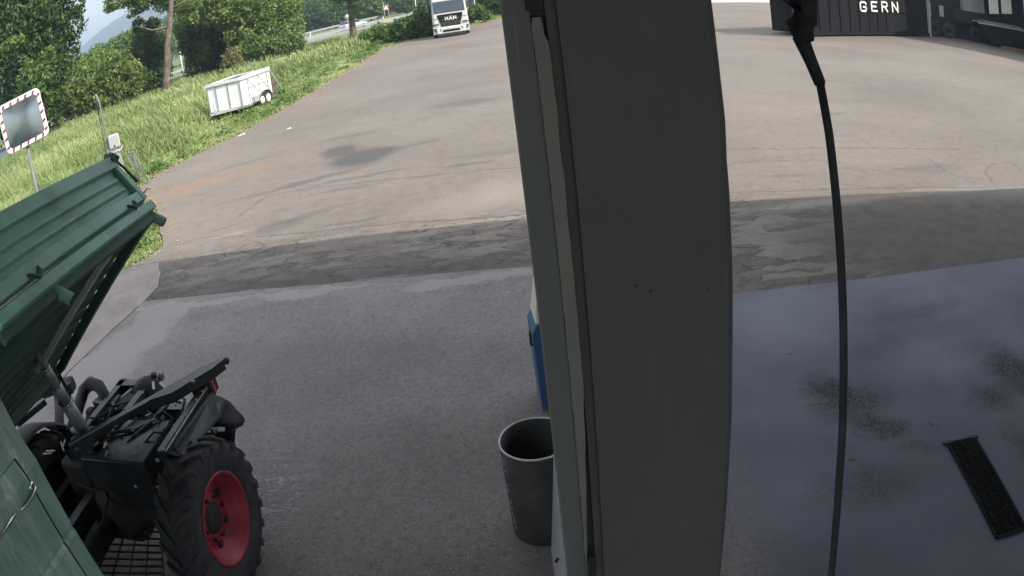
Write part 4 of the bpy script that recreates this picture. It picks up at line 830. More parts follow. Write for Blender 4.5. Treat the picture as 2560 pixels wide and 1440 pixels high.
# -- wheels
def wheel(name, x, y, R, wd, rim, sgn=1, rm='red_rim'):
    z = R
    T_ = MB(); hw = wd / 2
    T_.lathe([(rim, -hw * .8), (R * .80, -hw), (R * .93, -hw * .94), (R * .955, -hw * .5), (R * .96, 0), (R * .955, hw * .5), (R * .93, hw * .94), (R * .80, hw), (rim + .012, hw * .86), (rim, hw * .78)], (0, 0, 0), 'x', 56)
    nl = 22
    for i in range(nl):                    # chevron lugs
        for side in (-1, 1):
            a0 = 2 * math.pi * (i + (.5 if side > 0 else 0)) / nl; pts = []
            for (xx, da, r0, r1, t) in ((side * .01, .17, R * .95, R * 1.0, .036), (side * hw * .62, .02, R * .945, R * .995, .044), (side * hw * 1.02, -.06, R * .86, R * .965, .055)):
                for s_ in (-1, 1):
                    a = a0 + da + s_ * t / R * .5
                    pts.append(Vector((xx, r0 * math.cos(a), r0 * math.sin(a)))); pts.append(Vector((xx, r1 * math.cos(a), r1 * math.sin(a))))
            # pts order per section: (-,r0),(-,r1),(+,r0),(+,r1)
            fs = []
            for k in (0, 4): a = k; b = k + 4; fs += [(a + 1, a + 3, b + 3, b + 1), (a, a + 1, b + 1, b), (a + 3, a + 2, b + 2, b + 3)]
            fs += [(0, 2, 3, 1), (8, 9, 11, 10)]; T_.add(pts, fs)
    t_o = part(T_, name, M['rubber']); t_o.location = (x, y, z)
    r_ = MB(); q = sgn * hw
    r_.lathe([(rim + .012, q * .80), (rim + .014, q * .90), (rim + .002, q * .92), (rim - .012, q * .84), (rim - .018, q * .6), (rim - .030, q * .58), (rim - .034, q * .40), (rim - .046, q * .38), (rim - .05, q * .16), (rim - .06, q * .14), (rim - .066, -q * .05), (rim - .078, -q * .10), (rim * .60, -q * .16), (rim * .52, q * .02), (rim * .35, q * .04), (.001, q * .04)], (0, 0, 0), 'x', 48)
    rim_o = part(r_, 'rim', M[rm], t_o)
    hb = MB(); hb.lathe([(rim * .36, -q * .06), (rim * .36, q * .04), (rim * .29, q * .18), (rim * .16, q * .24), (.001, q * .25)], (0, 0, 0), 'x', 24); part(hb, 'hub', KD, t_o)
    for i in range(8):
        a = 2 * math.pi * i / 8; part(MB().lathe([(.013, 0), (.013, .022 * sgn), (.001, .024 * sgn)], (q * .06, math.cos(a) * rim * .47, math.sin(a) * rim * .47), 'x', 6), 'wheel_nut', KD, t_o)
    for i in range(6):
        a = 2 * math.pi * (i + .3) / 6; part(MB().lathe([(.001, 0), (.026, .0), (.026, .003 * sgn), (.001, .004 * sgn)], (-q * .07, math.cos(a) * rim * .665, math.sin(a) * rim * .665), 'x', 14), 'rim_hole', KD, t_o)
    return t_o
wheel('rear_wheel', -.115, 0, .50, .24, .285)
wheel('rear_wheel', -1.60, 0, .50, .27, .285, -1, 'black_dull')
for x_, s_ in ((-.30, 1), (-1.50, -1)):
    fwp = wheel('front_wheel', x_, -2.05, .46, .22, .26, s_, 'black_dull')
# -- chassis
m = MB()
for x_ in (-1.02, -1.32): m.box((x_, -.75, .62), (.07, 3.4, .14))
for y_ in (.45, .92): m.box((-.85, y_, .66), (.66, .09, .12))
part(m, 'chassis_frame', K)
part(MB().lathe([(.10, -.62), (.10, -.2), (.21, -.13), (.21, .13), (.10, .2), (.10, .62)], (-.85, 0, .5), 'x', 20), 'rear_axle', KD)
part(MB().tube([(-.85, -1.6, .58), (-.85, -.9, .58), (-.85, -.2, .52)], [.15, .10, .06], 14), 'drive_shaft', KD)
part(MB().box((-1.32, -.55, .62), (.35, .5, .34)), 'battery_box', KD, bevel=.012)
part(MB().box((-.70, .17, .70), (.56, .46, .50)), 'tool_box', K, bevel=.012)
pl = [Lx(398, 1150, -.36), Lx(440, 1160, -.36), Lx(440, 1300, -.36), Lx(360, 1300, -.36)]
part(MB().box((-1.12, .17, .66), (.26, .44, .46)), 'fuel_tank', KD, bevel=.03)
for (x, y) in ((394, 1151), (395, 1218), (398, 1285), (297, 1246), (307, 1268), (340, 1217)):
    p = Ly(x, y, -.064); part(MB().ball(p, (.014, .010, .014), 10, 6), 'bolt', M['steel'])
# angled subframe arm running to the tail corner ball
a0, a1 = Lz(173, 1117, 1.08), Lz(540, 915, 1.10); bl0 = Lz(565, 902, 1.10)
m = MB(); d_ = (a1 - a0); m.beam(a0, a1 - d_ * .30, .038, .045)
s_ = Vector((d_.y, -d_.x, 0)).normalized(); e_ = d_.normalized()
A_ = a0 + d_ * .55
m.prism([A_ + s_ * .02 + Vector((0, 0, .024)), A_ + e_ * .16 + s_ * .075 + Vector((0, 0, .02)), a1 - e_ * .05 + s_ * .045 + Vector((0, 0, .02)), a1 + e_ * .06 + s_ * .01 + Vector((0, 0, .02)), a1 + e_ * .06 - s_ * .015 + Vector((0, 0, .02)), a1 - e_ * .08 - s_ * .055 + Vector((0, 0, .02)), A_ - s_ * .025 + Vector((0, 0, .02))], (0, 0, -.07))
part(m, 'subframe_arm', K)
part(MB().beam(a0 + s_ * .027 + Vector((0, 0, .024)), A_ + s_ * .027 + Vector((0, 0, .024)), .006, .008), 'edge_glint', M['steel'])  # bright strip imitates the highlight along the arm's edge
m = MB(); m.ball(bl0, .026, 16, 10); m.tube([a1, bl0], .016, 10); part(m, 'hinge_ball', M['black'])
for (x, y) in ((462, 955), (482, 954)): part(MB().ball(Lz(x, y, 1.11), (.018, .014, .01), 10, 6), 'bolt', M['steel'])
# mirrored arm on the far side and cross tubes
m = MB(); m.beam((-1.15, .25, 1.05), (-1.60, .62, 1.22), .06, .06); part(m, 'subframe_arm', K)
part(MB().ball((-1.60, .64, 1.24), .03, 12, 8), 'hinge_ball', M['steel'])
m = MB()
for x_ in (-.86, -1.14): m.box((x_, .45, .93), (.06, .9, .08))
for y_ in (.04, .84): m.box((-1.0, y_, .93), (.34, .08, .08))
part(m, 'subframe', K)
m = MB(); m.beam(Lz(405, 1140, 1.0), Lz(520, 965, 1.0), .045, .07); part(m, 'mudguard_rail', K)
part(MB().beam(Lz(415, 1128, 1.035), Lz(518, 968, 1.035), .008, .008), 'rail_glint', M['steel'])  # steel-coloured strip stands in for light glinting on the rail
for k in (.08, .32, .55, .78, .92): p = Lz(405, 1140, 1.04).lerp(Lz(520, 965, 1.04), k) + Vector((-.02, 0, 0)); part(MB().ball(p, (.011, .011, .008), 8, 6), 'bolt', M['steel'])
# mudguard: sloping grey-black sheet, then the rubber flap behind the wheel
g = [Lz(418, 1132, .99), Lz(528, 980, .99), Lz(562, 1000, .93), Lz(552, 1040, .93), Lz(520, 1072, .93), Lz(478, 1125, .97), Lz(450, 1142, .99)]
m = MB(); m.prism(g, (0, 0, -.012)); part(m, 'mudguard', M['mud'] if 'mud' in M else K)
g = [Lz(548, 990, .92), Lz(575, 1004, .89), Lz(590, 1022, .87), Lz(609, 1042, .85), Lz(604, 1054, .84), Lz(582, 1064, .84), Lz(562, 1058, .86), Lz(505, 1054, .88)]
m = MB(); m.prism(g, (0, 0, -.03)); m.prism([g[6], g[5], g[5] + Vector((-.12, .02, -.25)), g[6] + Vector((-.10, 0, -.28))], (.02, .01, 0)); part(m, 'mud_flap', M['rubber'])
# tail lamp
lp = Lz(510, 965, 1.0); m = MB(); m.box(lp, (.17, .10, .09)); part(m, 'lamp_housing', KD, bevel=.008)
m = MB(); m.box(Lz(527, 965, 1.0) + Vector((.01, .012, 0)), (.035, .085, .10), Matrix.Rotation(rad(14), 3, 'Z')); part(m, 'tail_lamp', M['tail_red'], bevel=.006)
# lashing bar with holes and tow coupling under the mudguard
p0, p1 = Lz(482, 1080, .78), Lz(540, 1078, .78); m = MB(); m.beam(p0, p1, .055, .02); part(m, 'bracket', K)
part(MB().beam(Lz(482, 1092, .77), Lz(536, 1091, .77), .012, .012), 'bracket_edge', M['cream'])
for x in (497, 513, 530): part(MB().lathe([(.001, 0), (.011, 0), (.011, .012), (.001, .013)], Lz(x, 1078, .785), 'z', 12), 'bolt_hole', M['rubber'])
cp_ = Lz(580, 1082, .62); m = MB(); m.box(cp_ + Vector((-.06, -.03, 0)), (.12, .10, .13)); m.tube([cp_ + Vector((-.3, 0, .06)), cp_ + Vector((-.05, 0, .04))], .035, 10); part(m, 'tow_coupling', K, bevel=.01)
part(MB().ball(cp_ + Vector((.01, .01, .03)), (.025, .04, .04), 12, 8), 'coupling_pin', M['chrome'])
# hydraulic cylinder, four telescopic stages
c0, c1 = Vector((-.99, .11, 1.02)), Lz(85, 868, 1.86); c1 = Ly(85, 868, -.2); 
prev = c0
for t0, t1, r in ((0, .36, .052), (.36, .62, .043), (.62, .86, .034), (.86, 1.0, .018)):
    pass
for t1, r, nm in ((.42, .050, 'cylinder_barrel'), (.60, .042, 'cylinder_stage'), (.80, .034, 'cylinder_stage'), (1.03, .017, 'cylinder_rod')):
    q = c0.lerp(c1, t1); part(MB().tube([prev, q], r, 20), nm, M['steel']); part(MB().tube([q - (c1 - c0).normalized() * .008, q + (c1 - c0).normalized() * .004], r * 1.07, 20), 'cylinder_collar', M['chrome']); prev = q
m = MB(); m.box((-.99, .12, .98), (.20, .14, .09)); m.tube([(-1.12, .12, 1.02), (-.86, .12, 1.02)], .024, 10); part(m, 'cylinder_cradle', K)
# clutter behind the cylinder: hose bends, valve blocks, shafts, silver plate
h = lambda x, y, z: Lz(x, y, z)
part(MB().tube([h(178, 1085, .86), h(195, 1020, .9), h(210, 975, .95), h(228, 958, 1.0), h(248, 966, 1.0), h(262, 990, .96), h(266, 1030, .88), h(262, 1060, .8)], [.05, .05, .05, .052, .052, .046, .04, .04], 14), 'intake_pipe', KD)
part(MB().box(h(168, 965, .86), (.14, .15, .12), Matrix.Rotation(.3, 3, 'Z')), 'air_filter', KD, bevel=.03)
part(MB().lathe([(.02, -.012), (.02, .012)], h(170, 955, .93), 'z', 12), 'filter_clip', M['steel'])
m = MB(); m.tube([h(130, 905, .8), h(140, 960, .8), h(148, 1010, .78), h(150, 1100, .75)], .045, 8); m.box(h(120, 970, .85), (.30, .10, .12), Matrix.Rotation(.6, 3, 'Z')); part(m, 'cab_bracket', KD)
part(MB().beam(h(15, 1020, .95), h(72, 965, .95), .05, .05), 'cross_bar', K); part(MB().beam(h(42, 1060, .95), h(112, 1003, .95), .05, .05), 'cross_bar', K)
part(MB().beam(h(22, 1010, .985), h(70, 962, .985), .008, .006), 'edge_glint', M['steel'])  # pale strip drawn as a glint on the cross bar
part(MB().box(h(232, 1038, .88), (.11, .10, .12), taper=.7), 'filler_cap', KD, bevel=.02)
part(MB().box(h(325, 1020, .86), (.30, .20, .14), Matrix.Rotation(.5, 3, 'Z')), 'gearbox', KD, bevel=.03)
m = MB(); m.ball(h(372, 985, .88), (.12, .14, .13), 14, 10); part(m, 'differential', KD)
for (x, y, z, r) in ((384, 942, .98, .035), (402, 940, .98, .035)): part(MB().lathe([(.012, -.012), (r, -.01), (r, .01), (.012, .012)], h(x, y, z), 'x', 18), 'shackle', K if x < 390 else M['steel'])
part(MB().tube([h(300, 1000, .92), h(330, 975, .93), h(372, 948, .95)], .017, 8), 'link_rod', M['cream'])
part(MB().beam(h(385, 975, 1.0), h(383, 955, 1.0), .018, .012), 'grease_pipe', M['steel']); part(MB().beam(h(400, 958, 1.0), h(415, 972, 1.0), .018, .012), 'grease_pipe', M['steel'])
part(MB().box(h(272, 1030, .90), (.07, .06, .08)), 'valve_block', KD, bevel=.01)
for (x, y) in ((284, 1012), (290, 1022), (276, 1047), (268, 1050), (257, 1047), (248, 1049), (225, 1050), (239, 1050)): part(MB().ball(h(x, y, .95), (.010, .010, .008), 8, 6), 'fitting', M['steel'])
for pts, r, mt in (([(300, 1060), (330, 1040), (370, 1030), (400, 1050), (395, 1080), (370, 1090)], .009, 'rubber'), ([(380, 1010), (420, 985), (450, 985), (462, 1000), (455, 1030), (430, 1060)], .010, 'rubber'),
                   ([(390, 1040), (410, 1030), (430, 1045), (425, 1070), (400, 1090)], .009, 'rubber'), ([(250, 1095), (290, 1080), (340, 1075), (380, 1055), (420, 1000)], .013, 'rubber'), ([(430, 990), (405, 1030), (375, 1060), (345, 1085), (320, 1110)], .018, 'black'),
                   ([(195, 1210), (225, 1222), (262, 1228), (270, 1250), (258, 1300), (235, 1335)], .009, 'rubber')):
    z0 = .98 if pts[0][1] < 1200 else .72; part(MB().tube([h(x, y, z0 - .01 * i) for i, (x, y) in enumerate(pts)], r, 8), 'hydraulic_hose', M[mt])
for a, b in (((372, 1052), (392, 1048)), ((382, 1058), (398, 1052)), ((414, 1068), (422, 1052)), ((364, 1040), (378, 1034)), ((152, 1105), (160, 1128)), ((163, 1100), (157, 1118)), ((115, 1128), (137, 1127)), ((108, 1135), (130, 1133)), ((296, 1128), (300, 1115)), ((306, 1108), (314, 1112)), ((263, 1140), (268, 1128)), ((236, 1115), (245, 1105))):
    part(MB().beam(h(*a, 1.0), h(*b, 1.0), .010, .008), 'clip', M['steel'])
o4 = [h(311, 1142, .93), h(346, 1142, .93), h(364, 1112, .93), h(332, 1112, .93)]; m = MB()
for a, b in ((0, 1), (1, 2), (3, 0)): m.beam(o4[a], o4[b], .016, .008)
part(m, 'bright_bracket', M['steel'])
part(MB().prism([h(258, 1118, .97), h(268, 1108, .97), h(262, 1098, .97)], (0, 0, -.01)), 'sheet_tab', M['cream'])
rc = random.Random(12)
for k in range(16):
    s3 = (rc.uniform(.05, .16), rc.uniform(.04, .14), rc.uniform(.04, .12)); part(MB().box((rc.uniform(-1.25, -.45), rc.uniform(.02, .85), rc.uniform(.78, .93)), s3, Matrix.Rotation(rc.uniform(0, 3), 3, 'Z')), 'chassis_bracket', KD if k % 2 else K, bevel=.008)
for k in range(14):
    q0_ = Vector((rc.uniform(-1.2, -.5), rc.uniform(0, .5), rc.uniform(.88, .98))); q1_ = q0_ + Vector((rc.uniform(-.25, .3), rc.uniform(.1, .4), rc.uniform(-.1, .04))); mid_ = q0_.lerp(q1_, .5) + Vector((rc.uniform(-.12, .12), rc.uniform(-.1, .1), rc.uniform(-.02, .09)))
    part(MB().tube([q0_, q0_.lerp(mid_, .6), mid_, mid_.lerp(q1_, .5), q1_], rc.uniform(.006, .013), 8), 'hydraulic_hose', M['rubber'])
for k in range(26): part(MB().ball((rc.uniform(-1.2, -.42), rc.uniform(.0, .8), rc.uniform(.95, .985)), (.009, .007, .006), 8, 5), 'bolt', M['steel'])
# inner mudguard and shaded side panels between cab and wheel
m = MB(); m.lathe([(.53, -.02), (.55, .02), (.56, .24), (.54, .26)], (-1.75, 0, .5), 'x', 40); part(m, 'wheel_arch', KD)
# step grate behind the cab
S = [Lz(293, 1303, .44), Lz(402, 1311, .44), Lz(410, 1450, .44), Lz(238, 1450, .44)]
m = MB()
for k in range(9): t = (k / 8) ** .92; m.beam(S[0].lerp(S[3], t), S[1].lerp(S[2], t), .010, .012)
for k in range(5): t = k / 4; m.beam(S[0].lerp(S[1], t), S[3].lerp(S[2], t), .007, .010)
part(m, 'step_grate', M['black']); 
part(MB().beam(S[0], S[0].lerp(S[3], .32), .018, .02), 'grate_frame', M['steel'])
part(MB().prism([Lz(235, 1325, .45), Lz(292, 1302, .45), Lz(262, 1345, .45), Lz(245, 1348, .45)], (0, 0, -.015)), 'step_plate', M['grey_plastic'])
# -- cab
cx0, cx1, cyr, cyf = -.35, -1.42, -.90, -2.25
cab_prof = [(-.02, .62), (.0, .75), (.0, 1.13), (-.012, 1.16), (.0, 1.19), (.0, 1.57), (-.02, 1.63), (-.045, 1.70), (-.085, 2.08), (-.16, 2.19), (-.30, 2.24)]
prof = [(cx0 + dx, z) for dx, z in cab_prof]; full = prof + [(2 * -.885 - x, z) for x, z in prof[::-1]]
m = MB(); n = len(full)
sec = [(cyr, 1.0), (cyr - .02, 1.0), (-2.0, 1.0), (-2.25, .95)]
vs = []
for (y, k) in [(cyr + .02, .975)] + sec:
    for x, z in full: vs.append((-.885 + (x + .885) * (k if y < -2.1 or y > cyr else 1), y, z if y > -2.1 else (z if z < 1.7 else 1.7 + (z - 1.7) * .9)))
fs = [(j * n + i, j * n + (i + 1) % n, (j + 1) * n + (i + 1) % n, (j + 1) * n + i) for j in range(4) for i in range(n)]
fs += [list(range(n))[::-1], [4 * n + i for i in range(n)]]; m.add(vs, fs); cab = part(m, 'cab', M['cab_green'], bevel=.012)
# door skin, a few mm proud, with its seam
ys0, ys1 = -1.02, -1.85
def skin(y0, y1, z0, z1, off=.006, pr=prof):
    pts = [(x, z) for x, z in pr if z0 <= z <= z1]; m = MB(); vs = []
    def xi(z):
        for (xa, za), (xb, zb) in zip(pr, pr[1:]):
            if za <= z <= zb: return xa + (xb - xa) * (z - za) / (zb - za)
        return pr[0][0]
    zz = sorted(set([z0, z1] + [z for _, z in pts]))
    for z in zz:
        for y in (y0, y1): vs.append((xi(z) + off, y, z))
    nn_ = len(vs)
    for z in zz:
        for y in (y0, y1): vs.append((xi(z) - .01, y, z))
    f = [(i * 2, i * 2 + 1, i * 2 + 3, i * 2 + 2) for i in range(len(zz) - 1)]
    L = len(zz) - 1
    f += [(nn_ + i * 2, i * 2, i * 2 + 2, nn_ + i * 2 + 2) for i in range(L)] + [(i * 2 + 1, nn_ + i * 2 + 1, nn_ + i * 2 + 3, i * 2 + 3) for i in range(L)]
    f += [(0, nn_, nn_ + 1, 1), (L * 2, L * 2 + 1, nn_ + L * 2 + 1, nn_ + L * 2)]
    m.add(vs, f); return m
door = part(skin(ys1, ys0, .70, 1.66, .012), 'door', M['cab_green'], cab, bevel=.005)
part(skin(ys0 + .001, ys0 + .016, .70, 1.66, .002), 'door_gap', KD, cab)
wf_ = MB()
wy0, wy1, wz0, wz1 = -1.75, -1.13, 1.70, 2.04
xo = lambda z: cx0 - .045 - .04 * (z - 1.70) / .38
m = MB(); m.prism([(xo(wz0) + .004, wy0, wz0), (xo(wz0) + .004, wy1, wz0), (xo(wz1) + .004, wy1, wz1), (xo(wz1) + .004, wy0, wz1)], (-.006, 0, 0)); part(m, 'window', M['glass'], cab)
m = MB()
c4 = [(xo(wz0) + .006, wy0, wz0), (xo(wz0) + .006, wy1 - .05, wz0), (xo(wz0 + .05) + .006, wy1, wz0 + .06), (xo(wz1) + .006, wy1, wz1), (xo(wz1) + .006, wy0, wz1)]
m.tube([Vector(p) for p in c4], .012, 8); part(m, 'window_seal', M['galv'], cab)
# rounded chrome handle and side trim bar
hx = cx0 + .03
pth = [Lx(83, 1212, cx0 + .012), Lx(87, 1222, hx), Lx(80, 1240, hx), Lx(66, 1262, hx), Lx(50, 1276, cx0 + .012)]
hd = part(MB().tube(pth, [.014, .014, .012, .010, .008], 10), 'door_handle', M['chrome'], cab)
part(MB().ball(Lx(80, 1216, cx0 + .008), (.012, .026, .026), 12, 8), 'handle_rose', M['chrome'], cab)
part(MB().tube([Lx(38, 1285, cx0 + .014), Lx(15, 1318, cx0 + .014), Lx(-20, 1370, cx0 + .014)], .012, 8), 'trim_bar', M['chrome'], cab)
# -- raised bed
br0, bz0, ang, bw, bh, yaw, slp, ar = -.223, 2.255, .646, 1.675, .394, -.164, -.067, .622
BL = 1.75
def BP(s, t, q, o=0): # s: forward from the tail (negative), t: across from the near rail, q: up the side board
    b = br0 - math.cos(ang) * t - math.sin(ang) * q; z = bz0 - math.sin(ang) * t + math.cos(ang) * q + slp * s
    return Vector((b + s * math.sin(yaw), ar + s * math.cos(yaw), z))
def bbox(m, s0, s1, t0, t1, q0, q1):
    return m.hexa([BP(s0, t0, q0), BP(s1, t0, q0), BP(s1, t1, q0), BP(s0, t1, q0), BP(s0, t0, q1), BP(s1, t0, q1), BP(s1, t1, q1), BP(s0, t1, q1)])
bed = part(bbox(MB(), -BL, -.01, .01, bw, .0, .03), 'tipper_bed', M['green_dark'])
def bp(m, name, mat, **k): return part(m, name, mat, bed, **k)
# side board with recessed panel between frame members: t < 0 is outwards
bp(bbox(MB(), -BL, 0, .004, .02, .035, bh), 'side_board', M['green_paint'])
m = MB(); bbox(m, -BL, 0, -.034, .003, bh - .085, bh); bbox(m, -.055, 0, -.033, .003, .036, bh - .086); bbox(m, -BL, -.056, -.030, .003, .036, .105)
bp(m, 'side_board_frame', M['green_paint'], bevel=.006)
for q in (.165, .235): bp(MB().hexa([BP(-BL, .0035, q - .016), BP(-.115, .0035, q - .016), BP(-.115, .0035, q + .016), BP(-BL, .0035, q + .016), BP(-BL, -.022, q - .008), BP(-.125, -.022, q - .008), BP(-.125, -.022, q + .006), BP(-BL, -.022, q + .006)]), 'stiffening_rib', M['green_paint'])
m = MB(); bbox(m, -BL, .012, -.030, .03, -.045, .012); bp(m, 'bottom_rail', M['green_paint'], bevel=.006)
bp(bbox(MB(), -.02, .004, .03, bw, .0, bh * .96), 'tailboard', M['green_paint'])
bp(bbox(MB(), -BL, 0, bw - .02, bw, .0, bh * .96), 'side_board', M['green_paint'])
# corner catch, lever and eye at the top of the tail corner
c = BP(.0, -.01, bh - .03)
m = MB(); m.tube([c + Vector((-.05, .0, .04)), c + Vector((0, .02, .03)), c + Vector((.03, .03, 0))], .022, 10); m.box(c, (.07, .05, .06)); bp(m, 'corner_catch', M['green_dark'])
bp(MB().tube([BP(.03, -.02, bh - .02), BP(.055, -.02, bh * .72), BP(.04, -.03, bh * .40)], [.009, .008, .010], 8), 'catch_lever', M['green_dark'])
bp(MB().beam(BP(.02, -.0, bh * .62), BP(.018, 0, bh * .45), .02, .012), 'catch_plate', M['chrome'])
bp(MB().tube([BP(-.01, -.03, .07), BP(.03, -.05, .075), BP(.05, -.06, .06)], .005, 6), 'wire_hook', M['chrome'])
# hinge catches and ball sockets along the lower rail
for s in (-.23, -1.42 + .06):
    bp(MB().tube([BP(s - .05, -.03, .055), BP(s - .03, -.045, .03), BP(s, -.04, .01), BP(s + .03, -.045, .03), BP(s + .05, -.03, .06)], .009, 8), 'hinge_catch', M['green_dark'])
def socket(px, py, s):
    a = BP(s, .05, -.02); b = a + (BP(s, .03, -.16) - a) * .8 + Vector((.02, .03, 0))
    o = bp(MB().tube([a, b], [.030, .030], 16), 'ball_socket', M['green_paint']); bp(MB().tube([b - (b - a) * .02, b + (b - a) * .03], .022, 12), 'socket_bore', KD)
socket(372, 540, -.02); socket(55, 775, -1.34 + .08)
# underside: long corrugations, diagonal stay, cross members
for k in range(9):
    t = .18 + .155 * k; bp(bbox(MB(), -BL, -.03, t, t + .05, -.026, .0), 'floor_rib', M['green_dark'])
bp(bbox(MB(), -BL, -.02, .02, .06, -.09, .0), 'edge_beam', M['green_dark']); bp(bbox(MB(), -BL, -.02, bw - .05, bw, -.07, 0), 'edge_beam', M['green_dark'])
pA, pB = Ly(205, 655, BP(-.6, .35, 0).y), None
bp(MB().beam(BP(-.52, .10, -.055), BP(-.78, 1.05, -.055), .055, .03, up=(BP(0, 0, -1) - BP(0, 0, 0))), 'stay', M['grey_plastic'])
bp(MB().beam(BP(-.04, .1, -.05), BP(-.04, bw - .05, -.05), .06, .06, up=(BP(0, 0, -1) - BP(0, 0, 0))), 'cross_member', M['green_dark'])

# ------------------------------------------------------------------ white box trailer on the verge
F0 = Vector((-10.85, 26.45, 0)); F1 = Vector((-9.15, 25.95, 0)); fx = (F1 - F0); fw = fx.length; fx.normalize(); trl = empty('box_trailer', F0, math.atan2(fx.y, fx.x), label='white open-topped box trailer with twin wheels parked on the grass verge', cat='trailer')
z0, z1, TL = .24, 1.44, 2.12; W_ = fw
m = MB()
ch_ = .24                                     # chamfered front corner on the near side
pl_ = [(0, 0), (W_ - .02, 0), (W_, .05), (W_, TL), (0, TL)]
for (a, b) in zip(pl_, pl_[1:] + pl_[:1]): a_, b_ = Vector((*a, (z0 + z1) / 2)), Vector((*b, (z0 + z1) / 2)); m.beam(a_, b_, .03, z1 - z0)
part(m, 'body', M['white_panel'], trl)
part(MB().box((W_ / 2, TL / 2, z0 + .1), (W_ - .03, TL - .03, .05)), 'floor', M['rust'], trl)
part(MB().prism([(.02, .06, z1 - .08), (W_ * .55, .06, z1 - .08), (W_ * .55, TL * .98, z1 - .08), (.02, TL * .98, z1 - .08)], (0, 0, .03)), 'cover_sheet', M['mud'], trl)
part(MB().box((W_ * .78, TL * .55, z1 - .10), (W_ * .44, TL * .85, .03)), 'load_sheet', M['grey_plastic'], trl)
m = MB(); m.box((W_ / 2, -.03, z1 - .04), (W_ + .06, .05, .12)); part(m, 'top_rail', M['white_paint'], trl); part(MB().box((W_ + .03, TL / 2, z1 - .03), (.05, TL, .13)), 'top_rail', M['white_paint'], trl)
part(MB().box((W_ / 2, -.034, z1 - .125), (W_ + .04, .045, .035)), 'trim_strip', M['galv'], trl); part(MB().box((W_ + .033, TL / 2, z1 - .125), (.045, TL, .035)), 'trim_strip', M['galv'], trl)
for fr in (.02, .27, .63, .97): part(MB().box((W_ * fr, -.03, (z0 + z1) / 2 - .05), (.045, .035, z1 - z0 - .12)), 'post', M['galv'], trl)
for y_ in (.42, 1.18, 1.85): part(MB().box((W_ + .03, y_, (z0 + z1) / 2 - .05), (.035, .05, z1 - z0 - .12)), 'post', M['galv'], trl)
part(MB().box((W_ + .035, 1.25, .92), (.02, 1.6, .03)).beam((W_ + .03, .45, 1.3), (W_ + .03, 1.15, .6), .02, .03).beam((W_ + .03, 1.2, 1.3), (W_ + .03, 2.0, .5), .02, .03), 'side_brace', M['galv'], trl)
part(MB().box((W_ / 2, -.03, z0 + .01), (W_ + .04, .05, .09)).box((W_ + .02, TL / 2, z0 + .01), (.05, TL, .09)), 'bottom_rail', M['galv'], trl)
for y_ in (1.08, 1.54):
    w = part(MB().lathe([(.15, -.08), (.24, -.09), (.255, -.05), (.255, .05), (.24, .09), (.15, .08)], (W_ + .09, y_, .255), 'x', 28), 'wheel', M['rubber'], trl)
    part(MB().lathe([(.165, .075), (.15, .092), (.08, .07), (.001, .07)], (W_ + .09, y_, .255), 'x', 24), 'rim', M['white_paint'], w)
    w = part(MB().lathe([(.15, -.08), (.24, -.09), (.255, 0), (.24, .09), (.15, .08)], (-.09, y_, .255), 'x', 20), 'wheel', M['rubber'], trl)
arc = [(W_ + .02, 1.31 + .52 * math.cos(a) * (1 if abs(math.cos(a)) < .8 else 1), .26 + .36 * math.sin(a)) for a in [rad(180 * k / 10) for k in range(11)]]
m = MB()
for a, b in zip(arc, arc[1:]): m.hexa([Vector(a), Vector(b), Vector(b) + Vector((.2, 0, 0)), Vector(a) + Vector((.2, 0, 0)), Vector(a) + Vector((0, 0, .02)), Vector(b) + Vector((0, 0, .02)), Vector(b) + Vector((.2, 0, .02)), Vector(a) + Vector((.2, 0, .02))])
part(m, 'mudguard', M['grey_plastic'], trl); part(MB().box((W_ + .1, .72, .40), (.16, .34, .26)), 'storage_box', M['grey_plastic'], trl, bevel=.02)
m = MB(); m.beam((W_ * .1, 0, .26), (W_ * .4, -.6, .28), .08, .1); m.beam((W_ * .8, 0, .26), (W_ * .4, -.6, .28), .14, .1); m.beam((W_ * .4, -.55, .28), (W_ * .34, -.8, .28), .08, .08); part(m, 'drawbar', M['galv'], trl)
part(MB().tube([(W_ * .36, -.5, .1), (W_ * .36, -.5, .72)], .03, 8), 'jockey_stand', M['galv'], trl); part(MB().lathe([(.03, -.04), (.11, -.04), (.11, .04), (.03, .04)], (W_ * .36, -.5, .11), 'x', 16), 'jockey_wheel', M['rubber'], trl)
for x_ in (W_ + .03, .05): part(MB().beam((x_, TL, z1 - .1), (x_, TL + .75, .35), .03, .05), 'ramp_arm', M['galv'], trl)
part(MB().hexa([(.05, TL + .3, .22), (W_ + .02, TL + .3, .22), (W_ + .02, TL + .38, .22), (.05, TL + .38, .22), (.05, TL + .55, .85), (W_ + .02, TL + .55, .85), (W_ + .02, TL + .60, .85), (.05, TL + .60, .85)]), 'ramp', M['ramp'], trl)

# ------------------------------------------------------------------ white lorry facing the yard
gA, gB = G(1089, 97), G(1174, 85); u_ = (gB - gA); lw = 2.42; cen = (gA + gB) / 2; vd = Vector((cen.x, cen.y, 0)).normalized(); rzl = math.atan2(-vd.x, vd.y) * 1.0
lor = empty('lorry', (cen.x, cen.y, 0), rzl + rad(1.5), label='white articulated lorry facing the camera at the far end of the yard', cat='lorry')
LW = 1.22; lor.scale = (1, 1, .84)
m = MB(); sec = [(-LW, .0), (LW, .0)]
def lor_face(z, w, y): return [(-w, y + .10, z), (-w + .12, y, z), (w - .12, y, z), (w, y + .10, z), (w, 2.2, z), (-w, 2.2, z)]
rings = [lor_face(.95, LW - .01, .02), lor_face(1.5, LW - .02, .0), lor_face(2.0, LW - .04, .02), lor_face(3.1, LW - .10, .20), lor_face(3.55, LW - .16, .38), lor_face(3.75, LW - .3, .7)]
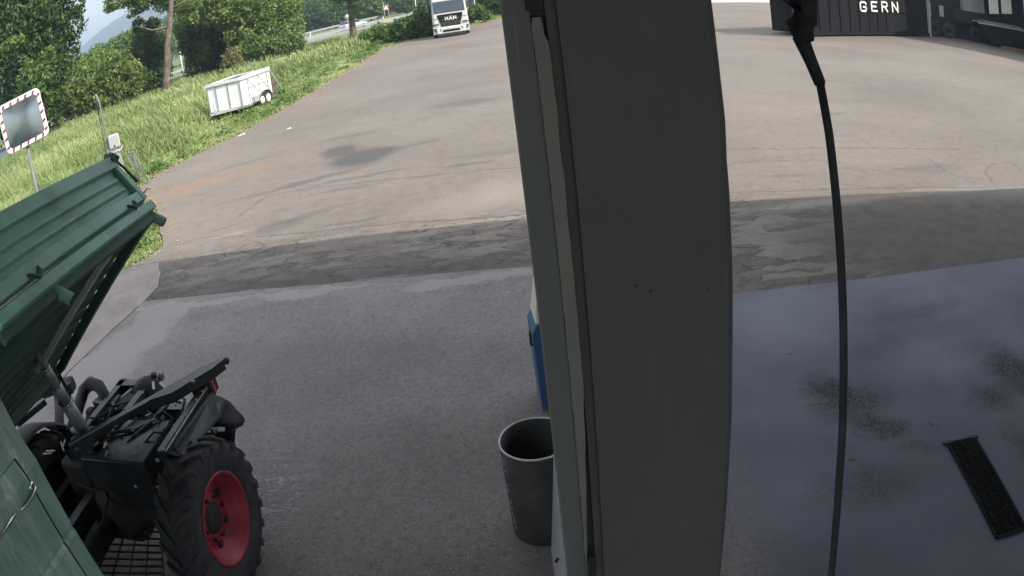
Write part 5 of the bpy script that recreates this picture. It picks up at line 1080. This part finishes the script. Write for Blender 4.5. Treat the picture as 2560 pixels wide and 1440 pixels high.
vs = [p for r in rings for p in r]; fs = [(k * 6 + i, k * 6 + (i + 1) % 6, (k + 1) * 6 + (i + 1) % 6, (k + 1) * 6 + i) for k in range(5) for i in range(6)] + [(5, 4, 3, 2, 1, 0), tuple(30 + i for i in range(6))]
m.add(vs, fs); lc = part(m, 'cab', M['cab_white'], lor, bevel=.03)
m = MB(); m.hexa([(-LW, .08, .32), (LW, .08, .32), (LW, 1.3, .32), (-LW, 1.3, .32), (-LW, .02, .93), (LW, .02, .93), (LW, 1.3, .93), (-LW, 1.3, .93)]); m.hexa([(-.95, -.06, .34), (.95, -.06, .34), (.95, .1, .34), (-.95, .1, .34), (-1.0, -.07, .90), (1.0, -.07, .90), (1.0, .1, .90), (-1.0, .1, .90)])
part(m, 'bumper', M['cab_white'], lor, bevel=.03)
part(MB().prism([(-1.04, -.012, 2.10), (1.04, -.012, 2.10), (1.04, .19, 3.06), (-1.04, .19, 3.06)], (0, .03, 0)), 'windscreen', M['glass'], lor)
part(MB().box((0, .21, 3.14), (2.1, .06, .10)), 'sun_visor', M['cab_white'], lor)
gr_ = part(MB().prism([(-.86, -.03, 1.95), (.86, -.03, 1.95), (.84, -.03, 1.76), (.62, -.03, .94), (-.62, -.03, .94), (-.84, -.03, 1.76)], (0, .06, 0)), 'grille', M['skip_black'], lor)
for k in range(4): z = 1.03 + .085 * k; part(MB().box((0, -.045, z), (1.14 + .10 * k, .02, .028)), 'grille_bar', M['grey_dark'], gr_)
def word(txt, x0, z, s, root, y, w): 
    for i, ch in enumerate(txt):
        mb = MB(); strokes(mb, ch, Vector((x0 + i * s * 1.55, y, z)), Vector((1, 0, 0)), Vector((0, 0, 1)), s, w, .012, Vector((0, -1, 0))); part(mb, 'letter', M['letter'], root)
word('MAN', -.33, 1.44, .175, gr_, -.05, .055)
part(MB().tube([(-.22, -.05, 1.70), (-.12, -.05, 1.73), (-.05, -.05, 1.71), (.05, -.05, 1.77), (.16, -.05, 1.775)], [.012, .022, .014, .024, .01], 6), 'emblem', M['chrome'], gr_)
part(MB().box((.52, -.05, 1.55), (.12, .012, .03)), 'badge', M['chrome'], gr_); part(MB().box((-.52, -.05, 1.50), (.10, .012, .03)), 'badge', M['chrome'], gr_)
for s_ in (-1, 1):
    hl = part(MB().prism([(s_ * .70, -.075, .55), (s_ * 1.12, -.02, .60), (s_ * 1.18, -.0, .86), (s_ * .66, -.075, .80)], (0, .06, 0)), 'headlight', M['glass'], lor); part(MB().ball((s_ * .95, -.04, .70), (.09, .03, .05), 10, 6), 'lamp', M['chrome'], hl)
    part(MB().box((s_ * 1.0, -.03, 1.16), (.40, .05, .08)), 'air_slot', M['skip_black'], lor); part(MB().box((s_ * 1.03, -.015, 1.62), (.36, .03, .03)), 'panel_gap', M['skip_black'], lor)
    mi = part(MB().box((s_ * 1.50, .12, 2.62), (.20, .20, .70)), 'mirror', M['mud'], lor, bevel=.04); part(MB().beam((s_ * 1.2, .2, 2.95), (s_ * 1.5, .15, 2.95), .05, .05), 'mirror_arm', M['mud'], mi)
    for y_ in (1.3, 4.9, 9.6, 10.9, 12.2): part(MB().lathe([(.25, -.15), (.48, -.16), (.5, -.1), (.5, .1), (.48, .16), (.25, .15)], (s_ * 1.05, y_, .5), 'x', 20), 'wheel', M['rubber'], lor)
part(MB().box((.06, -.085, .66 + .13), (.56, .02, .12)), 'number_plate', M['letter'], lor); part(MB().box((0, -.083, .56), (1.15, .03, .17)), 'lower_grille', M['skip_black'], lor)
part(MB().box((0, .1, .24), (1.9, .2, .18)), 'underrun_bar', M['mud'], lor)
part(MB().box((0, 8.4, 2.55), (2.44, 11.2, 2.85)), 'semitrailer_box', M['semi'], lor); part(MB().box((0, 7, .95), (.9, 12, .25)), 'chassis', M['mud'], lor)

# ------------------------------------------------------------------ traffic, signs, poles in the distance
def car(loc, rz, mat, label, L=4.5, Wd=1.8):
    r = empty('car', loc, rz, label=label, cat='car'); b = [(-L / 2, .35), (-L / 2, .85), (-L / 2 + .15, 1.0), (-L * .20, 1.05), (L / 2 - .9, .95), (L / 2, .75), (L / 2, .35)]
    m = MB(); m.prism([(x, -Wd / 2, z) for x, z in b], (0, Wd, 0)); part(m, 'body', mat, r, bevel=.08)
    g_ = [(-L / 2 + .18, 1.0), (-L / 2 + .55, 1.45), (.35, 1.47), (L * .24, 1.0)]; m = MB(); m.prism([(x, -Wd / 2 + .1, z) for x, z in g_], (0, Wd - .2, 0)); part(m, 'windows', M['glass'], r, bevel=.05)
    part(MB().prism([(-L / 2 + .6, -Wd / 2 + .16, 1.46), (.3, -Wd / 2 + .16, 1.48), (.3, -Wd / 2 + .16, 1.52), (-L / 2 + .6, -Wd / 2 + .16, 1.5)], (0, Wd - .32, 0)), 'roof', mat, r)
    for x in (-L * .30, L * .30):
        for y in (-Wd / 2, Wd / 2): part(MB().lathe([(.05, -.1), (.3, -.1), (.32, 0), (.3, .1), (.05, .1)], (x, y, .32), 'y', 18), 'wheel', M['rubber'], r)
    for y in (-.62, .62): part(MB().box((-L / 2 - .01, y, .82), (.06, .34, .16)), 'tail_lamp', M['tail_red'], r)
    return r
p = at(884, 77, 112); car((p.x, p.y, -.02), rad(52), M['silver_car'], 'silver estate car driving away on the highway behind the slim trunk', 4.7, 1.85)
p = at(1196, 10, 118); car((p.x, p.y, -.02), rad(5), M['mud'], 'dark car on the far road, just right of the lorry cab')
def delineator(px, dist, lab):
    p = at(px[0], px[1], dist); r = empty('marker_post', (p.x, p.y, 0), 0, label=lab, cat='marker post'); part(MB().box((0, 0, .55), (.14, .12, 1.1), taper=.8), 'post', M['white_paint'], r); part(MB().box((0, -.01, .95), (.15, .14, .18)), 'black_band', M['mud'], r)
delineator((775, 80), 120, 'white marker post with a black band left of the silver car')
delineator((958, 45), 125, 'white marker post with a black band right of the silver car')
p = at(968, 45, 118); r = empty('road_sign', (p.x, p.y, 0), rad(8), label='triangular warning sign on twin posts with a yellow foot, left of the lorry', cat='road sign')
part(MB().tube([(-.35, 0, 0), (-.35, 0, 3.4)], .05, 6), 'post', M['galv'], r); part(MB().tube([(.35, 0, 0), (.35, 0, 3.0)], .05, 6), 'post', M['galv'], r)
tri = part(MB().prism([(-.6, -.08, 2.0), (.6, -.08, 2.0), (0, -.08, 3.05)], (0, .03, 0)), 'sign_plate', M['tail_red'], r); part(MB().prism([(-.40, -.1, 2.1), (.40, -.1, 2.1), (0, -.1, 2.82)], (0, .02, 0)), 'sign_field', M['letter'], tri)
part(MB().box((0, 0, .25), (1.2, .4, .5)), 'foot', M['yellow'], r)
p = at(868, 40, 100); r = empty('round_sign', (p.x, p.y, 0), rad(12), label='back of a round grey road sign just left of the slim pale trunk', cat='road sign')
part(MB().tube([(0, 0, 0), (0, 0, 2.5)], .04, 6), 'post', M['galv'], r); part(MB().lathe([(.001, -.02), (.42, -.02), (.42, .02), (.001, .02)], (0, -.05, 2.2), 'y', 24), 'sign_plate', M['galv'], r)
for (x, y, d_, h_, lab) in ((1041, 25, 125, 3.5, 'thin pale lamp post beside the left mirror of the lorry'), (1187, 12, 105, 4.5, 'thin white post right of the lorry cab'), (453, 150, 75, 3.5, 'thin white post behind the mottled trunk')):
    p = at(x, y, d_); r = empty('lamp_post', (p.x, p.y, 0), 0, label=lab, cat='post'); part(MB().tube([(0, 0, 0), (0, 0, h_)], [.07, .05], 8), 'pole', M['white_paint'], r); part(MB().lathe([(.1, 0), (.1, .12), (.08, .14)], (0, 0, -.05), 'z', 12), 'foot', M['galv'], r)
# small litter
def slip(px, sz, lab, name='paper_scrap', cat='litter', mt='white_panel', ang=.3, z=.006):
    p = G(*px); o = MB().hexa([(-sz[0] / 2, -sz[1] / 2, 0), (sz[0] / 2, -sz[1] * .3, 0), (sz[0] * .4, sz[1] / 2, 0), (-sz[0] * .45, sz[1] * .4, 0), (-sz[0] / 2, -sz[1] / 2, .01), (sz[0] / 2, -sz[1] * .3, .03), (sz[0] * .4, sz[1] / 2, .02), (-sz[0] * .45, sz[1] * .4, .008)]).build(name, M[mt], label=lab, cat=cat); o.location = (p.x, p.y, z); o.rotation_euler = (0, 0, ang)
slip((603, 338), (.26, .08), 'crumpled white paper strip on the asphalt edge below the trailer', ang=.75)
slip((723, 322), (.12, .05), 'tiny white paper scrap on the asphalt right of the trailer', ang=.2)
slip((336, 672), (.04, .03), 'small white scrap on the grass corner below the raised bed')
p = at(700, 160, 55); o = MB().box((0, 0, 0), (1.15, .5, .05)).build('board', M['cream'], label='pale yellow board lying in the meadow above the white trailer', cat='board', bevel=.01); o.location = (p.x, p.y, .42); o.rotation_euler = (rad(14), 0, rad(6))

# ------------------------------------------------------------------ air
hzm = bpy.data.materials.new('haze'); hzm.use_nodes = True; nt = hzm.node_tree; nt.nodes.remove(nt.nodes['Principled BSDF'])
pv = nt.nodes.new('ShaderNodeVolumePrincipled'); pv.inputs['Color'].default_value = (.64, .81, 1.0, 1); pv.inputs['Density'].default_value = .0007; pv.inputs['Anisotropy'].default_value = .3
nt.links.new(pv.outputs[0], nt.nodes['Material Output'].inputs['Volume'])
hz_o = MB().box((0, 0, 134), (7600, 7600, 272)).build('haze', hzm, kind='stuff', label='thin summer haze', cat='haze')
